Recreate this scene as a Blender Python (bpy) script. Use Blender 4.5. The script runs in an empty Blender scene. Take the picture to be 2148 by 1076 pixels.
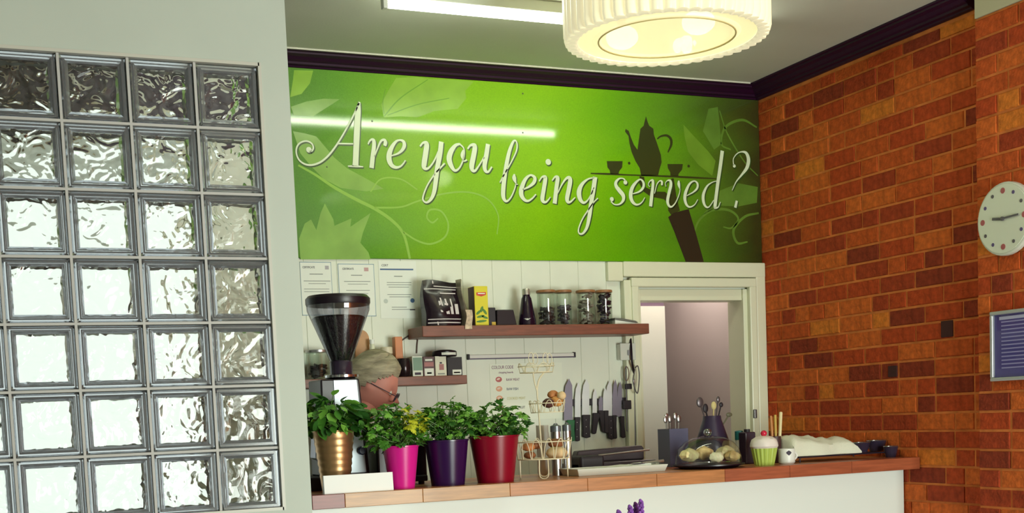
import bpy, bmesh, math, random
from mathutils import Vector, Matrix, Euler
random.seed(7)
scene = bpy.context.scene
col = scene.collection

def lin(c):
    c /= 255.0
    return c / 12.92 if c <= 0.04045 else ((c + 0.055) / 1.055) ** 2.4
def rgb(r, g, b): return (lin(r), lin(g), lin(b), 1.0)

# ------------------------------------------------------------------ camera
FPX, CYP = 2696.0, 1105.55
YAW, PITCH, ROLL = 0.4069, -0.0854, 0.0413
CAM = Vector((-0.3691, -4.1001, 1.2668))
fwd = Vector((math.sin(YAW) * math.cos(PITCH), math.cos(YAW) * math.cos(PITCH), math.sin(PITCH)))
_r = Vector((math.cos(YAW), -math.sin(YAW), 0)); _d = fwd.cross(_r)
RGT = _r * math.cos(ROLL) + _d * math.sin(ROLL)
DWN = -_r * math.sin(ROLL) + _d * math.cos(ROLL)
cam_data = bpy.data.cameras.new('camera')
cam = bpy.data.objects.new('camera', cam_data); col.objects.link(cam)
cam_data.sensor_fit = 'HORIZONTAL'; cam_data.sensor_width = 36.0
cam_data.lens = FPX / 2148 * 36.0
cam_data.shift_y = (CYP - 538.0) / 2148
cam_data.clip_start = 0.05
m = Matrix.Identity(4)
for i in range(3):
    m[i][0] = RGT[i]; m[i][1] = -DWN[i]; m[i][2] = -fwd[i]; m[i][3] = CAM[i]
cam.matrix_world = m
scene.camera = cam

# points of the photograph's frame brought onto a plane of the room
def ray(u, v): return fwd + RGT * ((u - 1074) / FPX) + DWN * ((v - CYP) / FPX)
def PY(u, v, y):
    w = ray(u, v); return CAM + w * ((y - CAM.y) / w.y)
def PX(u, v, x):
    w = ray(u, v); return CAM + w * ((x - CAM.x) / w.x)

# ------------------------------------------------------------------ world, lights, exposure
world = bpy.data.worlds.new('world'); scene.world = world; world.use_nodes = True
bg = world.node_tree.nodes['Background']
bg.inputs[0].default_value = (0.97, 1.0, 0.985, 1); bg.inputs[1].default_value = 1.35
def area(name, loc, target, sx, sy, power, color):
    l = bpy.data.lights.new(name, 'AREA'); l.shape = 'RECTANGLE'; l.size = sx; l.size_y = sy
    l.energy = power; l.color = color
    o = bpy.data.objects.new(name, l); col.objects.link(o); o.location = loc
    o.rotation_euler = (Vector(target) - Vector(loc)).to_track_quat('-Z', 'Y').to_euler()
    return o
# added area lamp for daylight; the unseen shopfront is placed to suit it
area('added_front_daylight', (2.45, -4.78, 0.85), (1.7, 0.6, 0.9), 1.7, 1.6, 164, (0.90, 1.0, 0.90))
vs = scene.view_settings
vs.view_transform = 'Standard'; vs.look = 'None'; vs.exposure = 0.17; vs.gamma = 1.0; vs.use_curve_mapping = False
cy = scene.cycles
cy.use_denoising = True; cy.max_bounces = 12; cy.diffuse_bounces = 4; cy.glossy_bounces = 4
cy.transmission_bounces = 12; cy.transparent_max_bounces = 16
cy.caustics_reflective = False; cy.caustics_refractive = False; cy.sample_clamp_indirect = 4.0

# ------------------------------------------------------------------ main levels of the room
FLOOR, CEIL = -0.13, 2.834
YB = 1.381            # back wall face
XB = 3.41             # brick wall face
XN = 3.35             # nearer, slightly proud brick wall
YN = -0.166           # where the nearer brick wall starts
XW = 0.691            # free end of the glass block partition
CT = 1.025            # counter top level
XL, YF = -3.2, -4.9   # left and street side of the room

# ------------------------------------------------------------------ materials
MATS = {}
def mat(name, color, rough=0.5, metal=0.0, spec=0.5, emit=0.0, emit_color=None, var=0.0, scale=20.0, bump=0.0,
        bscale=None, stretch=None, coat=0.0, alpha=1.0, detail=4.0):
    if name in MATS: return MATS[name]
    M = bpy.data.materials.new(name); M.use_nodes = True; nt = M.node_tree
    b = nt.nodes['Principled BSDF']
    c = rgb(*color)
    b.inputs['Base Color'].default_value = c
    b.inputs['Roughness'].default_value = rough; b.inputs['Metallic'].default_value = metal
    b.inputs['Specular IOR Level'].default_value = spec
    b.inputs['Coat Weight'].default_value = coat
    b.inputs['Alpha'].default_value = alpha
    if emit:
        b.inputs['Emission Color'].default_value = rgb(*(emit_color or color)); b.inputs['Emission Strength'].default_value = emit
    if var or bump:
        tc = nt.nodes.new('ShaderNodeTexCoord'); mp = nt.nodes.new('ShaderNodeMapping')
        nt.links.new(tc.outputs['Object'], mp.inputs[0])
        if stretch: mp.inputs['Scale'].default_value = stretch
        no = nt.nodes.new('ShaderNodeTexNoise'); no.inputs['Scale'].default_value = scale; no.inputs['Detail'].default_value = detail
        nt.links.new(mp.outputs[0], no.inputs['Vector'])
        if var:
            rp = nt.nodes.new('ShaderNodeValToRGB')
            lo = tuple(max(0, x * (1 - var)) for x in c[:3]) + (1,); hi = tuple(min(1, x * (1 + var)) for x in c[:3]) + (1,)
            rp.color_ramp.elements[0].position = 0.3; rp.color_ramp.elements[0].color = lo
            rp.color_ramp.elements[1].position = 0.7; rp.color_ramp.elements[1].color = hi
            nt.links.new(no.outputs['Fac'], rp.inputs[0]); nt.links.new(rp.outputs[0], b.inputs['Base Color'])
        if bump:
            n2 = no
            if bscale:
                n2 = nt.nodes.new('ShaderNodeTexNoise'); n2.inputs['Scale'].default_value = bscale
                nt.links.new(mp.outputs[0], n2.inputs['Vector'])
            bp = nt.nodes.new('ShaderNodeBump'); bp.inputs['Strength'].default_value = bump; bp.inputs['Distance'].default_value = 0.01
            nt.links.new(n2.outputs['Fac'], bp.inputs['Height']); nt.links.new(bp.outputs[0], b.inputs['Normal'])
    MATS[name] = M
    return M

def thin_glass(name, tint=(240, 245, 240), gloss=0.12, rough=0.02):
    if name in MATS: return MATS[name]
    M = bpy.data.materials.new(name); M.use_nodes = True; nt = M.node_tree; nt.nodes.clear()
    out = nt.nodes.new('ShaderNodeOutputMaterial'); mx = nt.nodes.new('ShaderNodeMixShader')
    tr = nt.nodes.new('ShaderNodeBsdfTransparent'); gl = nt.nodes.new('ShaderNodeBsdfGlossy')
    tr.inputs[0].default_value = rgb(*tint); gl.inputs['Roughness'].default_value = rough
    lw = nt.nodes.new('ShaderNodeLayerWeight'); lw.inputs['Blend'].default_value = 0.35
    mm = nt.nodes.new('ShaderNodeMath'); mm.operation = 'MULTIPLY_ADD'; mm.inputs[1].default_value = 0.36; mm.inputs[2].default_value = gloss * 0.4
    nt.links.new(lw.outputs['Fresnel'], mm.inputs[0]); nt.links.new(mm.outputs[0], mx.inputs[0])
    nt.links.new(tr.outputs[0], mx.inputs[1]); nt.links.new(gl.outputs[0], mx.inputs[2]); nt.links.new(mx.outputs[0], out.inputs[0])
    MATS[name] = M
    return M

# ------------------------------------------------------------------ mesh building
class MB:
    def __init__(s): s.v = []; s.f = []; s.sm = []
    def add(s, vs, fs, smooth=False):
        o = len(s.v); s.v += [Vector(v) for v in vs]
        s.f += [[i + o for i in f] for f in fs]; s.sm += [smooth] * len(fs); return s
    def box(s, x0, x1, y0, y1, z0, z1):
        x0, x1 = sorted((x0, x1)); y0, y1 = sorted((y0, y1)); z0, z1 = sorted((z0, z1))
        vs = [(x0, y0, z0), (x1, y0, z0), (x1, y1, z0), (x0, y1, z0), (x0, y0, z1), (x1, y0, z1), (x1, y1, z1), (x0, y1, z1)]
        return s.add(vs, [(0, 3, 2, 1), (4, 5, 6, 7), (0, 1, 5, 4), (1, 2, 6, 5), (2, 3, 7, 6), (3, 0, 4, 7)])
    def obox(s, c, ax, ay, az, bev=0):   # oriented box: centre and three half axes
        c = Vector(c); ax = Vector(ax); ay = Vector(ay); az = Vector(az)
        vs = [c + ax * i + ay * j + az * k for k in (-1, 1) for j in (-1, 1) for i in (-1, 1)]
        return s.add(vs, [(0, 2, 3, 1), (4, 5, 7, 6), (0, 1, 5, 4), (1, 3, 7, 5), (3, 2, 6, 7), (2, 0, 4, 6)])
    def lathe(s, prof, c=(0, 0, 0), n=28, smooth=True, capb=True, capt=True, wob=None):
        c = Vector(c); vs = []; fs = []
        for k, (r, z) in enumerate(prof):
            for i in range(n):
                a = 2 * math.pi * i / n
                rr = r * (1 + (wob(a, k) if wob else 0))
                vs.append(c + Vector((rr * math.cos(a), rr * math.sin(a), z)))
        for k in range(len(prof) - 1):
            for i in range(n):
                j = (i + 1) % n
                fs.append((k * n + i, k * n + j, (k + 1) * n + j, (k + 1) * n + i))
        if capb: fs.append(tuple(range(n - 1, -1, -1)))
        if capt: fs.append(tuple((len(prof) - 1) * n + i for i in range(n)))
        return s.add(vs, fs, smooth)
    def tube(s, pts, r, n=8, closed=False, caps=True):
        pts = [Vector(p) for p in pts]; N = len(pts); vs = []; fs = []; up = None
        for k, p in enumerate(pts):
            if closed: t = pts[(k + 1) % N] - pts[k - 1]
            else: t = pts[min(k + 1, N - 1)] - pts[max(k - 1, 0)]
            t.normalize()
            if up is None: up = Vector((0, 0, 1)) if abs(t.z) < 0.9 else Vector((1, 0, 0))
            a = t.cross(up)
            if a.length < 1e-6: a = t.cross(Vector((0.3, 0.5, 0.8)))
            a.normalize(); b = a.cross(t).normalized(); up = b
            rr = r[k] if isinstance(r, (list, tuple)) else r
            for i in range(n):
                an = 2 * math.pi * i / n
                vs.append(p + (a * math.cos(an) + b * math.sin(an)) * rr)
        for k in range(N if closed else N - 1):
            q = (k + 1) % N
            for i in range(n):
                j = (i + 1) % n
                fs.append((k * n + i, k * n + j, q * n + j, q * n + i))
        if caps and not closed:
            fs.append(tuple(range(n - 1, -1, -1))); fs.append(tuple((N - 1) * n + i for i in range(n)))
        return s.add(vs, fs, True)
    def ball(s, c, r, nu=16, nv=10, fn=None):
        c = Vector(c); r = Vector(r) if not isinstance(r, (int, float)) else Vector((r, r, r))
        vs = []; fs = []
        for j in range(nv + 1):
            t = math.pi * j / nv
            for i in range(nu):
                a = 2 * math.pi * i / nu
                d = Vector((math.sin(t) * math.cos(a), math.sin(t) * math.sin(a), math.cos(t)))
                k = fn(d) if fn else 1
                vs.append(c + Vector((d.x * r.x, d.y * r.y, d.z * r.z)) * k)
        for j in range(nv):
            for i in range(nu):
                q = (i + 1) % nu
                fs.append((j * nu + i, (j + 1) * nu + i, (j + 1) * nu + q, j * nu + q))
        return s.add(vs, fs, True)
    def prism(s, pts, off, smooth=False):     # closed outline of 3D points pushed along off
        pts = [Vector(p) for p in pts]; n = len(pts); off = Vector(off)
        vs = pts + [p + off for p in pts]
        fs = [tuple(range(n)), tuple(range(2 * n - 1, n - 1, -1))] + [(i, i + n, (i + 1) % n + n, (i + 1) % n) for i in range(n)]
        return s.add(vs, fs, smooth)
    def mesh(s, name, mats, loc=(0, 0, 0), bevel=0.0, seg=2, sharp=35, mi=None):
        loc = Vector(loc)
        me = bpy.data.meshes.new(name)
        me.from_pydata([tuple(v - loc) for v in s.v], [], [tuple(f) for f in s.f])
        me.update()
        bm = bmesh.new(); bm.from_mesh(me)
        for f, sm in zip(bm.faces, s.sm): f.smooth = sm
        if mi:
            for f, k in zip(bm.faces, mi): f.material_index = k
        bmesh.ops.recalc_face_normals(bm, faces=bm.faces)
        if bevel:
            es = [e for e in bm.edges if len(e.link_faces) == 2 and e.calc_face_angle(0) > 0.6]
            bmesh.ops.bevel(bm, geom=es, offset=bevel, segments=seg, affect='EDGES', profile=0.5)
        bm.to_mesh(me); bm.free()
        if any(s.sm) : me.set_sharp_from_angle(angle=math.radians(sharp))
        for q in (mats if isinstance(mats, (list, tuple)) else [mats]): me.materials.append(q)
        return me

def wloc(o):
    v = Vector((0, 0, 0))
    while o is not None: v += o.location; o = o.parent
    return v
def thing(name, label, cat, loc, group=None):
    o = bpy.data.objects.new(name, None); col.objects.link(o); o.location = loc
    o.empty_display_size = 0.05
    o['label'] = label; o['category'] = cat
    if group: o['group'] = group
    return o
def part(name, mb, mt, parent, label=None, **kw):
    me = mb.mesh(name, mt, wloc(parent), **kw)
    o = bpy.data.objects.new(name, me); col.objects.link(o); o.parent = parent
    if label: o['label'] = label
    return o
def single(name, mb, mt, label, cat, loc, group=None, **kw):
    me = mb.mesh(name, mt, loc, **kw)
    o = bpy.data.objects.new(name, me); col.objects.link(o); o.location = loc
    o['label'] = label; o['category'] = cat
    if group: o['group'] = group
    return o
def struct(name, mb, mt, parent=None, loc=(0, 0, 0), **kw):
    if parent is not None: return part(name, mb, mt, parent, **kw)
    me = mb.mesh(name, mt, loc, **kw)
    o = bpy.data.objects.new(name, me); col.objects.link(o); o.location = loc; o['kind'] = 'structure'
    return o
def put(name, me, parent, M):     # shared mesh, placed with a world matrix under a thing without rotation
    o = bpy.data.objects.new(name, me); col.objects.link(o); o.parent = parent
    o.matrix_local = Matrix.Translation(-wloc(parent)) @ M
    return o
def text_part(name, body, size, loc, mt, parent, facing='back', align='LEFT', ex=0.0004, squash=1.0, tilt=0.0):
    cu = bpy.data.curves.new(name, 'FONT'); cu.body = body; cu.size = size; cu.align_x = align; cu.extrude = ex; cu.resolution_u = 3
    t = bpy.data.objects.new(name, cu); col.objects.link(t)
    dg = bpy.context.evaluated_depsgraph_get()
    me = bpy.data.meshes.new_from_object(t.evaluated_get(dg)); me.name = name
    bpy.data.objects.remove(t); bpy.data.curves.remove(cu)
    me.materials.clear(); me.materials.append(mt)
    R = Euler((math.pi / 2, 0, 0 if facing == 'back' else -math.pi / 2)).to_matrix().to_4x4()
    return put(name, me, parent, Matrix.Translation(Vector(loc)) @ R @ Matrix.Rotation(tilt, 4, 'Z') @ Matrix.Diagonal((squash, 1, 1, 1)))

def crom(pts, per=8):          # Catmull-Rom through control points of any dimension
    P = [Vector(p) for p in pts]
    if len(P) < 3: per = max(per, 2)
    P = [P[0] * 2 - P[1]] + P + [P[-1] * 2 - P[-2]]
    out = []
    for i in range(1, len(P) - 2):
        for k in range(per):
            t = k / per; a, b, c, d = P[i - 1], P[i], P[i + 1], P[i + 2]
            out.append(0.5 * ((2 * b) + (c - a) * t + (2 * a - 5 * b + 4 * c - d) * t * t + (3 * b - a - 3 * c + d) * t ** 3))
    out.append(P[-2]); return out

# ================================================================== STRUCTURE
white_paint = mat('white_wall_paint', (224, 226, 212), rough=0.55, var=0.03, scale=3)
ceil_mat = mat('ceiling_paint', (200, 200, 188), rough=0.7, var=0.05, scale=2, bump=0.05, bscale=120)
cream_gloss = mat('cream_gloss_paint', (226, 226, 200), rough=0.35)
hall_paint = mat('hall_lilac_paint', (196, 186, 184), rough=0.7)
floor_mat = mat('grey_floor_vinyl', (96, 84, 76), rough=0.4, var=0.1, scale=6)
crown_mat = mat('dark_aubergine_gloss', (42, 8, 40), rough=0.45, spec=.25)
def brick_mat(name, c): return mat(name, c, rough=0.85, var=0.28, scale=38, bump=0.35, bscale=90, spec=0.2, detail=6)

struct('floor', MB().box(XL - .2, XB + .4, YF - .1, YB + 3.0, FLOOR - .1, FLOOR), floor_mat)
struct('ceiling', MB().box(XL - .2, XB + .4, YF - .1, YB + 3.0, CEIL, CEIL + .12), ceil_mat)

# back wall: plaster with a window in the left bay and a doorway on the right
DX0, DX1, DZ = 2.691, 3.297, 1.853           # door opening
WX0, WX1, WZ0, WZ1 = -1.9, 0.66, 0.62, 2.52  # window of the left bay
T = 0.12
bw = MB()
bw.box(XL, WX0, YB, YB + T, FLOOR, CEIL)
bw.box(WX0, WX1, YB, YB + T, FLOOR, WZ0).box(WX0, WX1, YB, YB + T, WZ1, CEIL)
bw.box(WX1, DX0, YB, YB + T, FLOOR, CEIL)
bw.box(DX0, DX1, YB, YB + T, DZ, CEIL)
bw.box(DX1, XB + .1, YB, YB + T, FLOOR, CEIL)
wall_back = struct('wall_back', bw, white_paint)
# tongue-and-groove boards on the lower back wall, one by one
board_mat = mat('white_board_paint', (226, 230, 214), rough=0.4, var=0.04, scale=4)
SGB = 1.982                                   # bottom of the sign
x = 0.92; bwid = 0.146
while x < DX0 - 0.12:
    x1 = min(x + bwid, DX0 - 0.10)
    part('board', MB().box(x + .0003, x1 - .0003, YB - .010, YB + .001, FLOOR, SGB), board_mat, wall_back, bevel=.0014, seg=1)
    x += bwid
# window frame in the left bay, seen only through the glass blocks
wf = MB()
for a, b in ((WX0, WX0 + .05), (WX1 - .05, WX1), ((WX0 + WX1) / 2 - .02, (WX0 + WX1) / 2 + .02)):
    wf.box(a, b, YB + .03, YB + .08, WZ0, WZ1)
wf.box(WX0, WX1, YB + .03, YB + .08, WZ0, WZ0 + .05).box(WX0, WX1, YB + .03, YB + .08, WZ1 - .05, WZ1)
win2 = struct('window_2', wf, cream_gloss)
part('pane', MB().box(WX0 + .05, (WX0 + WX1) / 2 - .02, YB + .052, YB + .056, WZ0 + .05, WZ1 - .05), thin_glass('window_glass', gloss=.05), win2)
part('pane', MB().box((WX0 + WX1) / 2 + .02, WX1 - .05, YB + .052, YB + .056, WZ0 + .05, WZ1 - .05), thin_glass('window_glass'), win2)

blind = thing('added_dark_blind', 'added dark blind darkening the top row of glass blocks', 'blind', ((WX0 + WX1) / 2, YB, 2.40))  # invented blind, added to make the top glass blocks dark
part('fabric', MB().box(WX0 - .05, .90, YB - .030, YB - .027, 2.51, 2.645), mat('dark_blind_fabric', (58, 46, 66), rough=.8), blind)
part('roll', MB().tube([(WX0 - .05, YB - .036, 2.665), (.90, YB - .036, 2.665)], .034, n=16), MATS['dark_blind_fabric'], blind)
# left wall and unseen street side, its opening shaped for the daylight lamp
struct('wall_left', MB().box(XL - .12, XL, YF, YB + 3.0, FLOOR, CEIL), white_paint)
fr = MB()
fr.box(1.6, 3.3, YF - .12, YF, 1.65, CEIL).box(1.6, 3.3, YF - .12, YF, FLOOR, .05)
fr.box(XL, 1.6, YF - .12, YF, FLOOR, CEIL).box(3.3, XB + .3, YF - .12, YF, FLOOR, CEIL)
struct('wall_front', fr, white_paint)

# glass block partition
GP = 0.2
gx0, gx1 = -0.4 - GP * 5, 0.598      # glazed field
gz1 = 2.40; rows = 7; gz0 = gz1 - GP * rows + 0.004
PTH = 0.10
gw = MB()
gw.box(XL, gx0, 0, PTH, FLOOR, CEIL).box(gx1, XW, 0, PTH, FLOOR, CEIL)
gw.box(gx0, gx1, 0, PTH, gz1, CEIL).box(gx0, gx1, 0, PTH, FLOOR, gz0)
struct('wall_partition', gw, mat('grey_white_plaster', (198, 208, 198), rough=.6, var=.03, scale=3))
win1 = bpy.data.objects.new('window_1', None); col.objects.link(win1); win1['kind'] = 'structure'; win1.location = (gx1, 0, gz0)
mortar = mat('pale_lilac_grout', (196, 196, 194), rough=0.6)
jt = MB()
xs = [0.598 - GP * k for k in range(11) if 0.598 - GP * k >= gx0 - .01]
for xx in xs[1:]: jt.box(xx - .004, xx + .004, .006, PTH - .006, gz0, gz1)
for k in range(1, rows): jt.box(gx0, gx1, .0062, PTH - .0062, gz1 - GP * k - .004, gz1 - GP * k + .004)
part('grout_joints', jt, mortar, win1)
fm = MB()
fm.box(gx0, gx1, -.004, .02, gz1 - .004, gz1 + .006).box(gx0, gx1, -.004, .02, gz0 - .006, gz0 + .004).box(gx1 - .004, gx1 + .006, -.004, .02, gz0 - .006, gz1 + .006)
part('frame', fm, mat('pale_frame_paint', (206, 206, 196), rough=.4), win1)
# the block itself: a hollow moulded glass brick with wavy faces
GM = bpy.data.materials.new('wavy_block_glass'); GM.use_nodes = True
nt = GM.node_tree; b = nt.nodes['Principled BSDF']
b.inputs['Base Color'].default_value = (0.97, 0.985, 0.975, 1); b.inputs['Roughness'].default_value = 0.02
b.inputs['Transmission Weight'].default_value = 1.0; b.inputs['IOR'].default_value = 1.45
oi = nt.nodes.new('ShaderNodeObjectInfo'); tc = nt.nodes.new('ShaderNodeTexCoord'); vm = nt.nodes.new('ShaderNodeVectorMath'); vm.operation = 'ADD'
sc_ = nt.nodes.new('ShaderNodeVectorMath'); sc_.operation = 'SCALE'; sc_.inputs[3].default_value = 40.0
cmb = nt.nodes.new('ShaderNodeCombineXYZ'); nt.links.new(oi.outputs['Random'], cmb.inputs[0]); nt.links.new(oi.outputs['Random'], cmb.inputs[2])
nt.links.new(cmb.outputs[0], sc_.inputs[0]); nt.links.new(tc.outputs['Object'], vm.inputs[0]); nt.links.new(sc_.outputs[0], vm.inputs[1])
wv = nt.nodes.new('ShaderNodeTexNoise'); wv.inputs['Scale'].default_value = 14; wv.inputs['Detail'].default_value = 1.0; wv.inputs['Distortion'].default_value = 1.2
nt.links.new(vm.outputs[0], wv.inputs['Vector'])
bp = nt.nodes.new('ShaderNodeBump'); bp.inputs['Strength'].default_value = 0.55; bp.inputs['Distance'].default_value = 0.02
nt.links.new(wv.outputs['Fac'], bp.inputs['Height']); nt.links.new(bp.outputs[0], b.inputs['Normal'])
GE = bpy.data.materials.new('clear_block_edge_glass'); GE.use_nodes = True
b2 = GE.node_tree.nodes['Principled BSDF']
b2.inputs['Base Color'].default_value = (0.72, 0.75, 0.82, 1); b2.inputs['Roughness'].default_value = 0.15
b2.inputs['Transmission Weight'].default_value = 0.86; b2.inputs['IOR'].default_value = 1.45
h = (GP - .010) / 2
bm = bmesh.new()
def ring(hw, y): return [bm.verts.new((sx * hw, y, sz * hw)) for sx, sz in ((-1, -1), (1, -1), (1, 1), (-1, 1))]
def skin_ring(a, b_, mi):
    for i in range(4):
        f = bm.faces.new((a[i], a[(i + 1) % 4], b_[(i + 1) % 4], b_[i])); f.material_index = mi
y0, y1 = 0.010, PTH - 0.010
# outer hull: rim, shallow slope to a slightly sunk wavy face, on both sides
o1 = ring(h, y0 + .010); o2 = ring(h - .005, y0); o3 = ring(h - .014, y0); o4 = ring(h - .024, y0 + .007)
p1 = ring(h, y1 - .010); p2 = ring(h - .005, y1); p3 = ring(h - .014, y1); p4 = ring(h - .024, y1 - .007)
for a_, b_ in ((o1, o2), (o2, o3), (o3, o4)): skin_ring(a_, b_, 1)
for a_, b_ in ((p2, p1), (p3, p2), (p4, p3)): skin_ring(a_, b_, 1)
skin_ring(p1, o1, 1)
f = bm.faces.new(o4); f.material_index = 0
f = bm.faces.new(p4[::-1]); f.material_index = 0
bmesh.ops.recalc_face_normals(bm, faces=bm.faces)
nf = len(bm.faces)
# cavity
i1 = ring(h - .014, y0 + .017); i2 = ring(h - .010, y0 + .024); j1 = ring(h - .014, y1 - .017); j2 = ring(h - .010, y1 - .024)
bm.faces.ensure_lookup_table()
inner = []
def sk2(a, b_, mi):
    for i in range(4):
        f = bm.faces.new((a[i], a[(i + 1) % 4], b_[(i + 1) % 4], b_[i])); f.material_index = mi; inner.append(f)
sk2(i2, i1, 1); sk2(j2, i2, 1); sk2(j1, j2, 1)
f = bm.faces.new(i1); f.material_index = 0; inner.append(f)
f = bm.faces.new(j1[::-1]); f.material_index = 0; inner.append(f)
bmesh.ops.recalc_face_normals(bm, faces=inner)
bmesh.ops.reverse_faces(bm, faces=inner)
GBM = bpy.data.meshes.new('glass_block'); bm.to_mesh(GBM); bm.free()
GBM.materials.append(GM); GBM.materials.append(GE)
for k in range(rows):
    for q in range(6):
        put('glass_block', GBM, win1, Matrix.Translation((0.598 - GP * (q + .5), 0, gz1 - GP * (k + .5))) @ Matrix.Rotation(random.choice((0, math.pi)), 4, 'X') @ Matrix.Translation((0, 0, 0)) if False else Matrix.Translation((0.598 - GP * (q + .5), 0, gz1 - GP * (k + .5))))

# ------------------------------------------------------------------ brick wall (right) with single bricks
mort_mat = mat('brown_brick_mortar', (212, 124, 66), rough=0.9, var=0.2, scale=14, spec=.15)
BR = [brick_mat('brick_orange', (204, 100, 42)), brick_mat('brick_red', (178, 70, 32)), brick_mat('brick_rust', (190, 84, 36)),
      brick_mat('brick_brown', (160, 62, 32)), brick_mat('brick_dark', (138, 54, 32)), brick_mat('brick_tan', (213, 120, 46))]
WTS = [22, 30, 26, 14, 9, 5]
CR = 0.075; Z0C = 1.286
def brick_mesh(L, m_):
    mb = MB(); H = CR - .010; D = .05; c = .003
    mb.add([(0, 0, 0), (0, -L, 0), (0, -L, H), (0, 0, H)], [])  # placeholder rim points keep the origin at the far top corner
    mb = MB()
    vs = [(c * .0, -c, c), (0, -L + c, c), (0, -L + c, H - c), (0, -c, H - c), (c, 0, 0), (c, -L, 0), (c, -L, H), (c, 0, H), (D, 0, 0), (D, -L, 0), (D, -L, H), (D, 0, H)]
    fs = [(0, 1, 2, 3), (0, 4, 5, 1), (1, 5, 6, 2), (2, 6, 7, 3), (3, 7, 4, 0), (4, 8, 9, 5), (5, 9, 10, 6), (6, 10, 11, 7), (7, 11, 8, 4)]
    mb.add(vs, fs); return mb.mesh('brick', m_)
BM = {}
def get_brick(L, k):
    key = (round(L, 3), k)
    if key not in BM: BM[key] = brick_mesh(L, BR[k])
    return BM[key]
def course(y_far, y_near, zbot, ztop, row_seed):
    rnd = random.Random(row_seed); y = y_far - rnd.choice((0, 0.0, .0)); out = []
    first = rnd.choice((.105, .215, .065, .16))
    L = first
    while y > y_near + .03:
        L = min(L, y - y_near)
        out.append((y, L, rnd))
        y -= L + .010
        L = .1025 if rnd.random() < .27 else .215
    return out
wr = MB().box(XB + .0045, XB + .25, YN - .02, YB + T, FLOOR, CEIL)
wall_right = struct('wall_right', wr, mort_mat)
wn = MB().box(XN + .0045, XB + .25, YF, YN, FLOOR, 2.715)
wall_near = struct('wall_right_near', wn, mort_mat)
def lay(wall, face, y_far, y_near, z_lo, z_hi, rest_y, rest_lo, rest_hi, seed, rname):
    rest = MB(); mi = []
    n = int((rest_lo - Z0C) / CR) - 1
    while Z0C + CR * n < rest_hi:
        zb = Z0C + CR * n + .005; zt = min(zb + CR - .010, rest_hi)
        if zb < rest_lo - .07: n += 1; continue
        far_end = y_far
        for (y, L, rnd) in course(y_far, rest_y, zb, zt, seed + n * 7):
            k = rnd.choices(range(6), WTS)[0]; dx = rnd.uniform(-.0025, .002)
            single_ok = (y > y_near) and zb > z_lo and zb < z_hi and zt - zb > CR - .012
            if single_ok:
                put('brick', get_brick(L, k), wall, Matrix.Translation((face + dx, y, zb)))
            elif zt - zb > .01:
                o = len(rest.f); rest.box(face + dx, face + .05, y - L, y, zb, zt); mi += [k] * (len(rest.f) - o)
        n += 1
    if rest.f:
        o = part('brickwork', rest, BR, wall, mi=mi); o['kind'] = 'stuff'
lay(wall_right, XB, YB, YN, 0.86, 2.74, YN, FLOOR, 2.76, 1000, 'r')
lay(wall_near, XN, YN - .001, -0.72, 0.86, 2.66, -3.6, FLOOR, 2.71, 5000, 'n')
struct('trim_3', MB().box(XN - .004, XB + .25, YF, YN - .004, 2.716, CEIL), mat('pale_plaster_band', (196, 190, 160), rough=.8))

# two holes in the brickwork, their dark depth coloured on raised patches
hole_m = mat('hole_dark', (66, 32, 30), rough=.95)
for u0, u1, v0, v1 in ((1974, 1998, 674, 706), (1863, 1882, 768, 790)):
    p = PX(u0, v0, XB); q = PX(u1, v1, XB)
    part('hole_patch', MB().box(XB - .003, XB + .02, p.y, q.y, q.z, p.z), hole_m, wall_right, bevel=.002, seg=1)
# hall beyond the doorway
HY = YB + 1.15
hb = MB()
hb.box(DX0 - .6, XB + .3, HY, HY + .1, FLOOR, CEIL)
struct('wall_hall_back', hb, hall_paint)
struct('wall_hall_right', MB().box(XB + .1, XB + .2, YB + T, HY, FLOOR, CEIL), hall_paint)
struct('wall_hall_left', MB().box(DX0 - .7, DX0 - .6, YB + T, HY + .1, FLOOR, CEIL), hall_paint)
HL = thing('added_hall_light', 'added unseen globe light brightening the hall beyond the doorway', 'lamp', (3.22, YB + .62, 2.28))  # unseen lamp added to brighten the hall
part('globe', MB().ball((3.22, YB + .62, 2.19), .075), mat('hall_globe_glow', (255, 250, 235), emit=46, emit_color=(255, 240, 226)), HL)
part('base', MB().lathe([(.05, -.02), (.05, 0)], c=(3.22, YB + .62, 2.28), n=20), mat('lamp_base_white', (220, 220, 214)), HL)
struct('ceiling_hall', MB().box(DX0 - .6, XB + .2, YB + T, HY, 2.28, 2.33), hall_paint)
# boxed-in duct standing in the hall with a soffit coloured darker above
pr = PY(1396, 700, YB + .75).x
hz_ = PY(1365, 642, YB + .75).z
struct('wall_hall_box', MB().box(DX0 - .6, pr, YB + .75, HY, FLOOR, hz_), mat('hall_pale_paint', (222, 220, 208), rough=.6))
struct('wall_hall_soffit', MB().box(DX0 - .6, pr - .0, YB + .76, HY, hz_, 2.28), mat('hall_dusky_purple', (104, 84, 102), rough=.7))

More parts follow.
